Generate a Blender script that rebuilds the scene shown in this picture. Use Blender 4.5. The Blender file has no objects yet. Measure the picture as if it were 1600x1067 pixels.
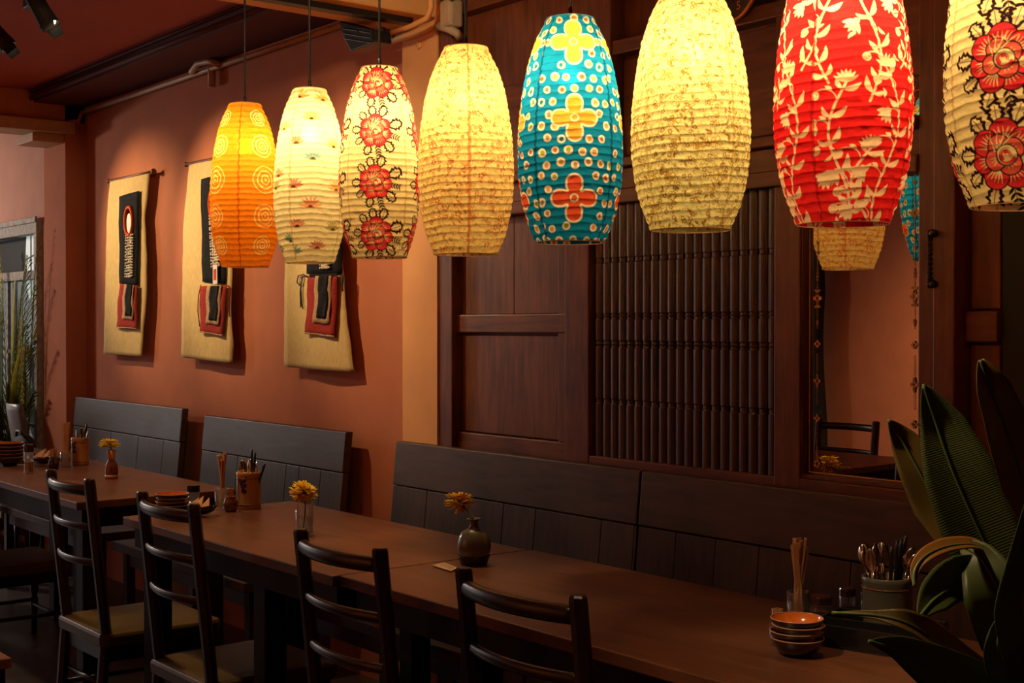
import bpy, bmesh, math, random
import numpy as np
from mathutils import Vector, Matrix
random.seed(7)
rnd = random.Random(11)
sc = bpy.context.scene
C = sc.collection
PI = math.pi
# ------------------------------------------------------------------ camera
H = 1.42                      # camera height
F = 2080.0                    # focal length in pixels of a 1600x1067 frame
TH = math.atan2(1660, F)
PITCH = math.atan2(23.5, F)
fwd = Vector((-math.cos(TH)*math.cos(PITCH), math.sin(TH)*math.cos(PITCH), -math.sin(PITCH)))
right = Vector((math.sin(TH), math.cos(TH), 0))
up = right.cross(fwd)
cam_d = bpy.data.cameras.new('camera'); cam = bpy.data.objects.new('camera', cam_d); C.objects.link(cam)
cam_d.sensor_width = 36; cam_d.lens = F/1600*36; cam_d.clip_start = 0.02
cam.matrix_world = Matrix(((right.x, up.x, -fwd.x, 0), (right.y, up.y, -fwd.y, 0), (right.z, up.z, -fwd.z, H), (0, 0, 0, 1)))
sc.camera = cam
# ------------------------------------------------------------------ view, world, lights
sc.view_settings.view_transform = 'Standard'; sc.view_settings.look = 'None'
sc.view_settings.gamma = 1; sc.view_settings.use_curve_mapping = False
sc.view_settings.exposure = 0.2
sc.cycles.use_denoising = True
sc.cycles.max_bounces = 10; sc.cycles.diffuse_bounces = 5; sc.cycles.glossy_bounces = 5
sc.cycles.transmission_bounces = 8; sc.cycles.transparent_max_bounces = 12
sc.cycles.caustics_reflective = False; sc.cycles.caustics_refractive = False
sc.cycles.sample_clamp_indirect = 4.0
w = bpy.data.worlds.new('world'); sc.world = w; w.use_nodes = True
w.node_tree.nodes['Background'].inputs[0].default_value = (0.75, 0.85, 1, 1)
w.node_tree.nodes['Background'].inputs[1].default_value = 0.25

def lamp(name, kind, loc, energy, color, target=None, size=0.05, **kw):
    d = bpy.data.lights.new(name, kind); d.energy = energy; d.color = color
    if kind == 'AREA':
        d.shape = 'RECTANGLE'; d.size = size; d.size_y = kw.pop('size_y', size)
    else:
        d.shadow_soft_size = size
    for k, v in kw.items(): setattr(d, k, v)
    o = bpy.data.objects.new(name, d); C.objects.link(o); o.location = loc
    if target is not None:
        o.rotation_euler = (Vector(target)-Vector(loc)).to_track_quat('-Z', 'Y').to_euler()
    return o
WARM = (1.0, 0.72, 0.40)
LAMP = (1.0, 0.73, 0.38)
YW = 2.90                      # the long wall
CEIL = 2.76
# spotlights of the ceiling track, washing the wall hangings; and one on the opposite wall
SPOTS = [((-7.45, 1.75, 2.50), (-6.80, 2.88, 1.85), 95, 0.95), ((-6.35, 1.75, 2.50), (-5.80, 2.88, 1.85), 95, 0.95),
         ((-5.30, 1.75, 2.50), (-4.55, 2.88, 1.75), 85, 1.0)]
for i, (l, t, e, s) in enumerate(SPOTS):
    lamp('spot_lamp', 'SPOT', l, e, (1, .68, .34), t, 0.02, spot_size=s, spot_blend=0.9)
lamp('spot_lamp', 'SPOT', (-4.2, -1.0, 2.5), 200, (1, .68, .36), (-4.2, -2.5, 1.2), 0.03, spot_size=1.9, spot_blend=0.8)
# unseen spots added to brighten the tables and, last, the plant
for l, t, e in (((-5.55, 1.52, 2.66), (-5.35, 2.0, .8), 34), ((-4.45, 1.52, 2.66), (-4.0, 2.0, .8), 40), ((-3.35, 1.9, 2.62), (-2.95, 2.0, .8), 34), ((-1.7, 0.6, 2.66), (-1.05, 1.6, 1.1), 110)):
    lamp('added_fill_spot', 'SPOT', l, e, (1, .66, .34), t, 0.05, spot_size=1.0, spot_blend=1.0)
lamp('beam_fill_spot', 'SPOT', (-2.35, 1.1, 2.60), 75, (1, .70, .38), (-4.3, 2.6, 2.50), 0.06, spot_size=1.15, spot_blend=1.0)  # unseen spot added to brighten the ochre beam
lamp('far_bay_fill_light', 'POINT', (-9.6, 1.2, 2.28), 70, (1, .82, .66), size=.12)  # unseen point lamp added to lift the far bay wall
# daylight through the shopfront at the far end
lamp('daylight', 'AREA', (-11.3, 0.4, 1.45), 16, (1.0, 0.93, 0.86), (-4, 0.9, 1.0), 3.6, size_y=2.0)

# ------------------------------------------------------------------ pixel -> world
def ray(px, py):
    return fwd + right*((px-800)/F) - up*((py-533.5)/F)
def at(px, py, d):            # point on the vertical plane at distance d towards the long wall
    r = ray(px, py); k = d/r.y
    return Vector((0, 0, H)) + r*k
def onz(px, py, z):           # point on the horizontal plane z
    r = ray(px, py); k = (z-H)/r.z
    return Vector((0, 0, H)) + r*k
def atZ(px, py, Z):           # point at depth Z in front of the camera
    return Vector((0, 0, H)) + ray(px, py)*Z
def wx(px, d=YW): return at(px, 510, d).x
def wz(px, py, d=YW): return at(px, py, d).z

# ------------------------------------------------------------------ object helpers
def tag(o, label=None, cat=None, group=None, kind=None):
    if label: o['label'] = label
    if cat: o['category'] = cat
    if group: o['group'] = group
    if kind: o['kind'] = kind
    return o
def thing(name, label, cat, loc=(0, 0, 0), rz=0, group=None, kind=None):
    o = bpy.data.objects.new(name, None); C.objects.link(o)
    o.empty_display_size = 0.05
    o.location = loc; o.rotation_euler = (0, 0, rz)
    return tag(o, label, cat, group, kind)
class MB:
    def __init__(s): s.v = []; s.f = []; s.mi = []; s.m = 0
    def add(s, vs, fs):
        b = len(s.v); s.v += [tuple(x) for x in vs]
        s.f += [tuple(b+i for i in f) for f in fs]; s.mi += [s.m]*len(fs); return s
    def box(s, lo, hi):
        x0, y0, z0 = lo; x1, y1, z1 = hi
        return s.add([(x0,y0,z0),(x1,y0,z0),(x1,y1,z0),(x0,y1,z0),(x0,y0,z1),(x1,y0,z1),(x1,y1,z1),(x0,y1,z1)],
                     [(0,3,2,1),(4,5,6,7),(0,1,5,4),(1,2,6,5),(2,3,7,6),(3,0,4,7)])
    def rings(s, rings, cap=True, closed=False):
        n = len(rings[0]); vs = [p for r in rings for p in r]; fs = []
        m = len(rings)
        for i in range(m if closed else m-1):
            a = i*n; b = ((i+1) % m)*n
            for j in range(n):
                fs.append((a+j, a+(j+1) % n, b+(j+1) % n, b+j))
        if cap and not closed:
            fs.append(tuple(reversed(range(n)))); fs.append(tuple((m-1)*n+j for j in range(n)))
        return s.add(vs, fs)
    def lathe(s, prof, c=(0, 0, 0), seg=24, cap=False):
        R = [[(c[0]+r*math.cos(2*PI*j/seg), c[1]+r*math.sin(2*PI*j/seg), c[2]+z) for j in range(seg)] for r, z in prof]
        return s.rings(R, cap)
    def tube(s, pts, r, seg=8, cap=True, closed=False, sq=None):
        pts = [Vector(p) for p in pts]; n = len(pts); R = []
        rr = r if isinstance(r, (list, tuple)) else [r]*n
        prev = None
        for i, p in enumerate(pts):
            if closed: t = (pts[(i+1) % n]-pts[i-1])
            else: t = pts[min(i+1, n-1)]-pts[max(i-1, 0)]
            t.normalize()
            if prev is None:
                a = Vector((0, 0, 1)) if abs(t.z) < 0.9 else Vector((0, 1, 0))
                u = t.cross(a).normalized()
            else:
                u = (prev-t*prev.dot(t)).normalized()
            prev = u; v = t.cross(u)
            ru, rv = (rr[i], rr[i]) if sq is None else (rr[i]*sq[0], rr[i]*sq[1])
            R.append([p+u*ru*math.cos(2*PI*j/seg)+v*rv*math.sin(2*PI*j/seg) for j in range(seg)])
        return s.rings(R, cap, closed)
    def grid(s, P):           # P[i][j] points
        n = len(P[0]); vs = [p for r in P for p in r]
        return s.add(vs, [(i*n+j, i*n+j+1, (i+1)*n+j+1, (i+1)*n+j) for i in range(len(P)-1) for j in range(n-1)])
    def ball(s, c, r, seg=8, rg=6, sc_=(1, 1, 1)):
        R = []
        for i in range(rg+1):
            a = PI*i/rg; R.append([(c[0]+sc_[0]*r*math.sin(a)*math.cos(2*PI*j/seg), c[1]+sc_[1]*r*math.sin(a)*math.sin(2*PI*j/seg), c[2]+sc_[2]*r*math.cos(a)) for j in range(seg)])
        return s.rings(R, False)
    def prism(s, pts, off):   # outline pts (3d), extruded by vector off
        n = len(pts); off = Vector(off)
        vs = [Vector(p) for p in pts]+[Vector(p)+off for p in pts]
        return s.add(vs, [tuple(range(n)), tuple(reversed(range(n, 2*n)))]+[(i, i+n, (i+1) % n+n, (i+1) % n) for i in range(n)])
    def build(s, name, mat, parent=None, smooth=False, bevel=0, solid=0, sub=0, loc=None):
        me = bpy.data.meshes.new(name); me.from_pydata(s.v, [], s.f)
        mats = mat if isinstance(mat, (list, tuple)) else [mat]
        for m in mats: me.materials.append(m)
        if len(mats) > 1: me.polygons.foreach_set('material_index', s.mi)
        bm = bmesh.new(); bm.from_mesh(me); bmesh.ops.recalc_face_normals(bm, faces=bm.faces); bm.to_mesh(me); bm.free()
        if smooth: me.polygons.foreach_set('use_smooth', [True]*len(me.polygons))
        o = bpy.data.objects.new(name, me); C.objects.link(o)
        if parent is not None: o.parent = parent
        if loc is not None: o.location = loc
        if solid:
            m = o.modifiers.new('solid', 'SOLIDIFY'); m.thickness = solid; m.offset = 0
        if sub:
            m = o.modifiers.new('sub', 'SUBSURF'); m.levels = sub; m.render_levels = sub
        if bevel:
            m = o.modifiers.new('bevel', 'BEVEL'); m.width = bevel; m.segments = 2; m.limit_method = 'ANGLE'
            m.harden_normals = False
        return o
def copy_tree(o, parent=None, label=None, loc=None, rz=None):
    c = o.copy(); C.objects.link(c)
    if parent is not None: c.parent = parent
    for ch in list(o.children): copy_tree(ch, c)
    if label: c['label'] = label
    if loc is not None: c.location = loc
    if rz is not None: c.rotation_euler = (0, 0, rz)
    return c

# ------------------------------------------------------------------ materials
def nm(name):
    m = bpy.data.materials.new(name); m.use_nodes = True
    nt = m.node_tree; return m, nt, nt.nodes['Principled BSDF']
def plain(name, col, rough=0.5, metal=0, var=0.12, scale=20, bump=0.0, spec=0.5, coat=0, stretch=(1, 1, 1), col2=None, detail=4, trans=0, bdist=0.002):
    m, nt, p = nm(name)
    tc = nt.nodes.new('ShaderNodeTexCoord'); mp = nt.nodes.new('ShaderNodeMapping')
    mp.inputs['Scale'].default_value = stretch
    nt.links.new(tc.outputs['Object'], mp.inputs[0])
    no = nt.nodes.new('ShaderNodeTexNoise'); no.inputs['Scale'].default_value = scale; no.inputs['Detail'].default_value = detail
    nt.links.new(mp.outputs[0], no.inputs[0])
    cr = nt.nodes.new('ShaderNodeValToRGB')
    c2 = col2 or tuple(min(1, c*(1+var)) for c in col); c1 = col if col2 else tuple(c*(1-var) for c in col)
    cr.color_ramp.elements[0].color = (*c1, 1); cr.color_ramp.elements[1].color = (*c2, 1)
    cr.color_ramp.elements[0].position = 0.32; cr.color_ramp.elements[1].position = 0.68
    nt.links.new(no.outputs['Fac'], cr.inputs[0]); nt.links.new(cr.outputs[0], p.inputs['Base Color'])
    p.inputs['Roughness'].default_value = rough; p.inputs['Metallic'].default_value = metal
    p.inputs['Specular IOR Level'].default_value = spec
    if coat: p.inputs['Coat Weight'].default_value = coat; p.inputs['Coat Roughness'].default_value = 0.15
    if trans: p.inputs['Transmission Weight'].default_value = trans
    if bump:
        b = nt.nodes.new('ShaderNodeBump'); b.inputs['Strength'].default_value = bump; b.inputs['Distance'].default_value = bdist
        nt.links.new(no.outputs['Fac'], b.inputs['Height']); nt.links.new(b.outputs[0], p.inputs['Normal'])
    return m
def wood(name, c1, c2, rough=0.45, axis='X', scale=9, bump=0.25, spec=0.5):
    st = {'X': (0.12, 1, 1), 'Z': (1, 1, 0.12), 'Y': (1, 0.12, 1)}[axis]
    m, nt, p = nm(name)
    tc = nt.nodes.new('ShaderNodeTexCoord'); mp = nt.nodes.new('ShaderNodeMapping'); mp.inputs['Scale'].default_value = st
    nt.links.new(tc.outputs['Object'], mp.inputs[0])
    n1 = nt.nodes.new('ShaderNodeTexNoise'); n1.inputs['Scale'].default_value = scale*6; n1.inputs['Detail'].default_value = 6; n1.inputs['Distortion'].default_value = 0.4
    n2 = nt.nodes.new('ShaderNodeTexNoise'); n2.inputs['Scale'].default_value = 3.5; n2.inputs['Detail'].default_value = 4
    nt.links.new(mp.outputs[0], n1.inputs[0]); nt.links.new(tc.outputs['Object'], n2.inputs[0])
    ad = nt.nodes.new('ShaderNodeMath'); ad.operation = 'MULTIPLY_ADD'; ad.inputs[1].default_value = 0.5
    nt.links.new(n1.outputs['Fac'], ad.inputs[0])
    h = nt.nodes.new('ShaderNodeMath'); h.operation = 'MULTIPLY'; h.inputs[1].default_value = 0.5
    nt.links.new(n2.outputs['Fac'], h.inputs[0]); nt.links.new(h.outputs[0], ad.inputs[2])
    cr = nt.nodes.new('ShaderNodeValToRGB'); cr.color_ramp.elements[0].color = (*c1, 1); cr.color_ramp.elements[1].color = (*c2, 1)
    cr.color_ramp.elements[0].position = 0.36; cr.color_ramp.elements[1].position = 0.64
    nt.links.new(ad.outputs[0], cr.inputs[0]); nt.links.new(cr.outputs[0], p.inputs['Base Color'])
    mr = nt.nodes.new('ShaderNodeMapRange'); mr.inputs['To Min'].default_value = rough-0.1; mr.inputs['To Max'].default_value = rough+0.15
    nt.links.new(n2.outputs['Fac'], mr.inputs[0]); nt.links.new(mr.outputs[0], p.inputs['Roughness'])
    p.inputs['Specular IOR Level'].default_value = spec
    b = nt.nodes.new('ShaderNodeBump'); b.inputs['Strength'].default_value = bump; b.inputs['Distance'].default_value = 0.0015
    nt.links.new(n1.outputs['Fac'], b.inputs['Height']); nt.links.new(b.outputs[0], p.inputs['Normal'])
    return m
def glow(name, col, strength):
    m, nt, p = nm(name); p.inputs['Emission Color'].default_value = (*col, 1); p.inputs['Emission Strength'].default_value = strength
    p.inputs['Base Color'].default_value = (*col, 1); return m
def glass(name, col=(1, 1, 1), rough=0.02, ior=1.45):
    m, nt, p = nm(name); p.inputs['Base Color'].default_value = (*col, 1); p.inputs['Roughness'].default_value = rough
    p.inputs['Transmission Weight'].default_value = 1; p.inputs['IOR'].default_value = ior
    # thin ware: let shadow light pass as it would through clear glass
    return m
M = {}
M['wall'] = plain('orange_plaster', (0.52, 0.185, 0.10), 0.8, var=0.06, scale=6, bump=0.25, spec=0.2)
M['wallpink'] = plain('pink_plaster', (0.62, 0.34, 0.26), 0.8, var=0.05, scale=6, bump=0.2, spec=0.2)
M['beam'] = plain('orange_beam_paint', (0.80, 0.40, 0.15), 0.6, var=0.06, scale=5, bump=0.2, spec=0.3)
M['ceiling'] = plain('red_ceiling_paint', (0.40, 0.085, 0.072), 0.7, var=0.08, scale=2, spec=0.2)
M['soffit'] = plain('shaded_red_soffit', (0.10, 0.026, 0.030), 0.7, var=0.08, scale=2, spec=0.2)  # ceiling red darkened to hold the shade along the wall
M['floor'] = plain('dark_floor', (0.095, 0.075, 0.065), 0.35, var=0.3, scale=5, spec=0.4)
M['panel'] = wood('old_dark_teak', (0.075, 0.019, 0.008), (0.20, 0.062, 0.025), 0.42, 'Z', 9, 0.3)
M['panelh'] = wood('old_dark_teak_rail', (0.075, 0.019, 0.008), (0.20, 0.062, 0.025), 0.42, 'X', 9, 0.3)
M['baluster'] = wood('dark_baluster_wood', (0.035, 0.012, 0.008), (0.085, 0.032, 0.018), 0.36, 'Z', 9, 0.3)
M['bench'] = wood('dark_bench_wood', (0.036, 0.020, 0.013), (0.095, 0.048, 0.028), 0.42, 'X', 8, 0.3)
M['benchv'] = wood('dark_bench_plank', (0.032, 0.018, 0.012), (0.082, 0.042, 0.025), 0.42, 'Z', 8, 0.3)
M['table'] = wood('brown_table_wood', (0.095, 0.034, 0.017), (0.21, 0.078, 0.036), 0.34, 'X', 6, 0.15)
M['tableedge'] = wood('dark_table_edge', (0.010, 0.007, 0.006), (0.02, 0.012, 0.009), 0.55, 'X', 6, 0.15, 0.25)
M['chair'] = wood('dark_chair_wood', (0.014, 0.007, 0.006), (0.040, 0.017, 0.012), 0.30, 'Z', 8, 0.2)
M['leather'] = plain('olive_vinyl', (0.15, 0.095, 0.022), 0.42, var=0.2, scale=8, bump=0.3)
M['black'] = plain('black_plastic', (0.012, 0.012, 0.013), 0.35)
M['blackmatte'] = plain('black_matte', (0.010, 0.010, 0.011), 0.7)
M['iron'] = plain('dark_iron', (0.05, 0.03, 0.02), 0.4, metal=0.8, var=0.4, scale=40, bump=0.3)
M['steel'] = plain('steel', (0.62, 0.55, 0.45), 0.18, metal=1, var=0.05)
M['linen'] = plain('cream_linen', (0.62, 0.47, 0.22), 0.85, var=0.1, scale=120, bump=0.3, spec=0.1, stretch=(1, 1, .3))
M['navy'] = plain('navy_cloth', (0.014, 0.015, 0.020), 0.9, var=0.3, scale=60, bump=0.3, spec=0.1)
M['redcloth'] = plain('red_embroidery', (0.40, 0.045, 0.03), 0.85, col2=(0.20, 0.02, 0.025), scale=180, bump=0.4, spec=0.1)
M['orangecloth'] = plain('orange_red_collar', (0.62, 0.09, 0.03), 0.85, scale=100, spec=0.1)
M['creamcloth'] = plain('cream_braid', (0.55, 0.36, 0.2), 0.85, col2=(0.25, .15, .1), scale=300, spec=0.1)
M['shell'] = plain('white_cowrie', (0.68, 0.60, 0.46), 0.4, var=0.1)
M['cord'] = plain('black_cord', (0.01, 0.008, 0.008), 0.5)
M['gold'] = plain('gold_paint', (0.90, 0.52, 0.18), 0.6, var=0.1, scale=60)
M['pot'] = plain('tan_glaze', (0.55, 0.27, 0.10), 0.25, var=0.1, scale=14, coat=0.5)
M['potdark'] = plain('dark_motif', (0.03, 0.015, 0.03), 0.4)
M['bowlin'] = plain('orange_bowl_glaze', (0.75, 0.20, 0.03), 0.2, var=0.12, scale=60, coat=0.6)
M['bowlout'] = plain('brown_bowl_glaze', (0.035, 0.014, 0.012), 0.25, coat=0.6)
M['rim'] = plain('pale_bowl_rim', (0.62, 0.35, 0.2), 0.3)
M['straw'] = plain('kraft_paper_sleeve', (0.66, 0.36, 0.17), 0.7, var=0.12, scale=60)
M['napkin'] = plain('orange_paper_napkin', (0.80, 0.42, 0.18), 0.8, var=0.05)
M['petal'] = plain('yellow_petal', (0.95, 0.56, 0.015), 0.6, var=0.15, scale=60, spec=0.3)
M['petal2'] = plain('bright_yellow_petal', (0.98, 0.70, 0.015), 0.6, var=0.15, scale=60, spec=0.3)
M['stem'] = plain('green_stem', (0.05, 0.07, 0.02), 0.6)
M['vase'] = plain('grey_green_stoneware', (0.085, 0.11, 0.095), 0.25, col2=(0.16, 0.12, 0.07), scale=9, coat=0.5)
M['vasedark'] = plain('dark_foot_glaze', (0.015, 0.012, 0.012), 0.25)
M['brownglass'] = plain('brown_glaze', (0.22, 0.07, 0.03), 0.15, var=0.4, scale=40, coat=0.6)
M['cardp'] = plain('cream_card', (0.75, 0.5, 0.25), 0.7, var=0.03)
def thin_glass(name, clear, tint):
    m = bpy.data.materials.new(name); m.use_nodes = True; nt = m.node_tree; nt.nodes.clear(); N = nt.nodes.new
    o = N('ShaderNodeOutputMaterial'); tp = N('ShaderNodeBsdfTransparent'); gl = N('ShaderNodeBsdfGlossy'); df = N('ShaderNodeBsdfTranslucent'); fr = N('ShaderNodeLayerWeight')
    tp.inputs[0].default_value = (*tint, 1); gl.inputs['Roughness'].default_value = .03; df.inputs[0].default_value = (.8, .75, .7, 1); fr.inputs[0].default_value = .18
    a = N('ShaderNodeMixShader'); a.inputs[0].default_value = clear; nt.links.new(tp.outputs[0], a.inputs[1]); nt.links.new(df.outputs[0], a.inputs[2])
    b = N('ShaderNodeMixShader'); nt.links.new(fr.outputs['Facing'], b.inputs[0]); nt.links.new(a.outputs[0], b.inputs[1]); nt.links.new(gl.outputs[0], b.inputs[2]); nt.links.new(b.outputs[0], o.inputs[0]); return m
M['glass'] = thin_glass('clear_glass', .07, (.97, .98, .96)); M['water'] = thin_glass('cloudy_water', .22, (.93, .9, .86))
M['copper'] = plain('copper_rim', (0.75, 0.28, 0.09), 0.35, metal=0.7)
M['grey'] = plain('grey_plastic', (0.17, 0.185, 0.20), 0.35)
M['frame'] = plain('weathered_frame_paint', (0.36, 0.34, 0.30), 0.6, var=0.3, scale=30, bump=0.2)
M['pipe'] = plain('pipe_paint', (0.50, 0.30, 0.18), 0.5, var=0.08)
M['white'] = plain('dusty_white_plastic', (0.55, 0.42, 0.30), 0.5, var=0.1)
m, nt, p = nm('mirror'); p.inputs['Base Color'].default_value = (0.88, 0.82, 0.74, 1); p.inputs['Metallic'].default_value = 1; p.inputs['Roughness'].default_value = 0.0
M['mirror'] = m
m = bpy.data.materials.new('clear_pane'); m.use_nodes = True; nt = m.node_tree; nt.nodes.clear()
_t = nt.nodes.new('ShaderNodeBsdfTransparent'); _t.inputs[0].default_value = (.9, .93, .9, 1); _g = nt.nodes.new('ShaderNodeBsdfGlossy'); _g.inputs['Roughness'].default_value = .05
_m = nt.nodes.new('ShaderNodeMixShader'); _m.inputs[0].default_value = .12; _o = nt.nodes.new('ShaderNodeOutputMaterial')
nt.links.new(_t.outputs[0], _m.inputs[1]); nt.links.new(_g.outputs[0], _m.inputs[2]); nt.links.new(_m.outputs[0], _o.inputs[0]); M['pane'] = m
# ================================================================== SETTING
XL, XR, YB = -11.5, 2.2, -2.5
TT = H-0.63                    # table top height
def struct(name, label=None): 
    return thing(name, label, None, kind='structure')
MB().box((XL-.1, YB-.1, -0.1), (XR+.1, YW+.3, 0)).build('floor', M['floor'])
tag(bpy.data.objects['floor'], 'dark polished floor under the tables', kind='structure')
c = MB().box((XL-.1, YB-.1, CEIL), (XR+.1, YW+.3, CEIL+.1)).build('ceiling', M['ceiling']); tag(c, 'dark red painted ceiling', kind='structure')
xc = -7.61                     # corner with the pier
zt = wz(134, 168)              # top of the orange wall
# lower strip of ceiling along the wall
so = MB().box((XL, 2.60, zt), (XR, YW+.1, CEIL)).build('trim_1', M['soffit']); tag(so, 'lowered ceiling strip along the wall, its red darkened for shade', kind='structure')
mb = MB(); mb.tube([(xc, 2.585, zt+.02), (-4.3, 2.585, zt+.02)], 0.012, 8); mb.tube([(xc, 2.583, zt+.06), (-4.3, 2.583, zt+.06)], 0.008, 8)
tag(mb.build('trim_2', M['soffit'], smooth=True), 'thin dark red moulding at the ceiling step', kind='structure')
x_wood = wx(697)
w_ = MB().box((xc-.3, YW, 0), (x_wood, YW+.1, zt+.02)).build('wall_north', M['wall']); tag(w_, 'orange plaster wall with the hangings', kind='structure')
# pier at the far corner and bay beyond
mb = MB().box((xc-.35, 2.78, 0), (xc, YW+.05, zt+.1)).build('wall_pier', M['wall']); tag(mb, 'orange pier at the far corner', kind='structure')
mb = MB()
xw0, xw1 = wx(61, 2.78)-1.3, wx(61, 2.78)
zw0, zw1 = 0.35, wz(61, 342, 2.78)
mb.box((XL, 2.80, 0), (xw0, YW, CEIL)); mb.box((xw1, 2.80, 0), (xc-.34, YW, CEIL)); mb.box((xw0, 2.80, zw1), (xw1, YW, CEIL)); mb.box((xw0, 2.80, 0), (xw1, YW, zw0))
tag(mb.build('wall_bay', M['wallpink']), 'pale pink plaster wall around the far window', kind='structure')
# beams
p0 = at(131, 170, 2.85)
zb1 = H+1.175; zb2 = H+1.107; zb0 = H+1.30
mb = MB().box((xc-.25, 0.2, zb1), (xc, YW, CEIL)).build('trim_3', M['wall'], bevel=.004); tag(mb, 'orange ceiling beam beyond the wall hangings', kind='structure')
mb = MB().box((xc-.2, 0.2, zb2), (xc+.05, 2.82, zb1)); mb.box((xc-.3, 2.6, zb2-.05), (xc-.02, 2.80, zb2))
tag(mb.build('trim_4', M['pipe'], bevel=.004), 'orange boxed trunking under the far beam', kind='structure')
# near pier with its beam
xp0, xp1 = wx(629, 2.859), x_wood
zp = H+1.135
mb = MB().box((xp0, 2.859, 0), (xp1, YW+.08, zp)).build('wall_nearpier', M['beam']); mb.name = 'wall_column'; tag(mb, 'ochre pier beside the dark wooden panelling', kind='structure')
mb = MB().box((xp0-.02, 0.0, zp), (xp1+.02, YW+.05, CEIL)).build('trim_5', M['beam'], bevel=.006); tag(mb, 'ochre painted beam above the dark track', kind='structure')
# the other walls of the room
for nm_, lo, hi, mt in (('wall_south', (XL, YB-.1, 0), (XR, YB, CEIL), 'wall'), ('wall_east', (XR, YB, 0), (XR+.1, YW, CEIL), 'wall')):
    tag(MB().box(lo, hi).build(nm_, M[mt]), 'orange plaster wall', kind='structure')
mb = MB(); mb.box((XL-.1, YB, 0), (XL, -1.6, CEIL)); mb.box((XL-.1, 2.4, 0), (XL, YW, CEIL)); mb.box((XL-.1, -1.6, 2.5), (XL, 2.4, CEIL)); mb.box((XL-.1, -1.6, 0), (XL, 2.4, 0.4))
tag(mb.build('wall_west', M['wallpink']), 'pink plaster wall around the shopfront window', kind='structure')
wn = struct('window_2', 'shopfront window at the far end of the room')
mb = MB()
for yy in (-1.6, -.3, 1.0, 2.34): mb.box((XL-.08, yy, .4), (XL-.02, yy+.06, 2.5))
mb.build('window_frame', M['frame'], wn)
# --- far window (window_1): weathered frame, transom, bright panes
wn = struct('window_1', 'tall weathered window behind the palm plant')
fw = .085
mb = MB(); mb.box((xw0, 2.765, zw1-fw), (xw1, 2.83, zw1)); mb.box((xw1-.05, 2.765, zw0), (xw1, 2.83, zw1-fw)); mb.box((xw0, 2.765, zw0), (xw0+.05, 2.83, zw1-fw))
mb.box((xw0+.02, 2.755, zw1-.02), (xw1+.01, 2.77, zw1+.015))
mb.build('window_frame', M['frame'], wn, bevel=.004)
ztr = wz(50, 430, 2.78)
MB().box((xw0+.05, 2.775, ztr-.025), (xw1-.05, 2.83, ztr+.03)).build('transom_bar', M['frame'], wn, bevel=.003)
mb = MB()
for k in range(3): 
    x = xw0+.05+k*(xw1-xw0-.1)/2; mb.box((x-.012, 2.80, zw0), (x+.012, 2.82, ztr-.025))
for zz in (.8, 1.25): mb.box((xw0+.05, 2.80, zz), (xw1-.05, 2.82, zz+.02))
mb.build('glazing_bars', M['frame'], wn)
# leaded oval in the transom, with a dark surround
mb = MB().box((xw0+.05, 2.86, ztr+.03), (xw1-.05, 2.88, zw1-fw)).build('transom_board', M['blackmatte'], wn)
e0 = at(50, 405, 2.85); mb = MB()
pts = [(e0.x+.105*math.cos(a)*(1.0), 2.852, e0.z+.27*math.sin(a)) for a in [2*PI*i/24 for i in range(24)]]
mb.prism(pts, (0, -.006, 0)).build('oval_light', glow('frosted_daylight_pane', (0.72, .82, .78), 0.35), wn)
mb = MB(); mb.tube(pts, .006, 6, closed=True); mb.tube([(e0.x, 2.845, e0.z-.27), (e0.x, 2.845, e0.z+.27)], .005, 6); mb.tube([(e0.x-.1, 2.845, e0.z), (e0.x+.1, 2.845, e0.z+.03)], .005, 6); mb.tube([(e0.x-.09, 2.845, e0.z-.12), (e0.x+.09, 2.845, e0.z-.1)], .004, 6)
mb.build('lead_strips', M['black'], wn)
pn = MB().box((xw0+.05, 2.83, zw0), (xw1-.05, 2.834, ztr-.025)).build('pane', M['pane'], wn)
# yard behind the window, lit by the day
mb = MB().box((-13.5, 3.7, 0), (xw1+1.2, 3.75, 3.2)).build('wall_yard', plain('grey_yard_wall', (.30, .34, .30), .8, col2=(.05, .07, .04), scale=4)); tag(mb, 'pale yard wall behind the window', kind='structure')
lamp('yard_daylight', 'AREA', (-9.3, 3.25, 2.75), 9, (.85, .95, 1), (-9.6, 3.4, .8), .8)
mb = MB().box((-13.5, YW+.1, -.1), (xc, 3.75, 0)).build('floor_yard', M['floor']); tag(mb, 'ground of the yard', kind='structure')

# conduits and boxes along the wall top
pz = wz(137, 177)
t = thing('ceiling_pipe', 'pale painted pipe running along the top of the orange wall', 'pipe')
mb = MB(); mb.tube([(xc+.03, YW-.035, pz), (xp0-.01, YW-.035, pz+.0)], .013, 8); mb.build('pipe', M['pipe'], t, smooth=True)
mb = MB(); mb.box((xc, YW-.03, pz+.045), (xp0, YW, pz+.06)); mb.box((xc, YW-.02, pz+.08), (xp0, YW, pz+.095)); mb.build('trunking', M['pipe'], t)
j = at(328, 108, YW-.04)
mb = MB(); mb.tube([(j.x-.16, YW-.06, pz+.005), (j.x-.06, YW-.075, pz+.03), (j.x+.04, YW-.06, pz+.03), (j.x+.12, YW-.05, pz)], .016, 8); mb.tube([(j.x, YW-.03, pz+.05), (j.x, YW-.03, pz-.085)], .02, 8)
mb.build('pipe_joint', M['pipe'], t, smooth=True)
mb = MB(); mb.tube([(xc+.03, YW-.035, pz), (xc+.02, YW-.05, pz-.05), (xc-.03, 2.76, pz-.06)], .013, 8); mb.build('elbow', M['pipe'], t, smooth=True)
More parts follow.
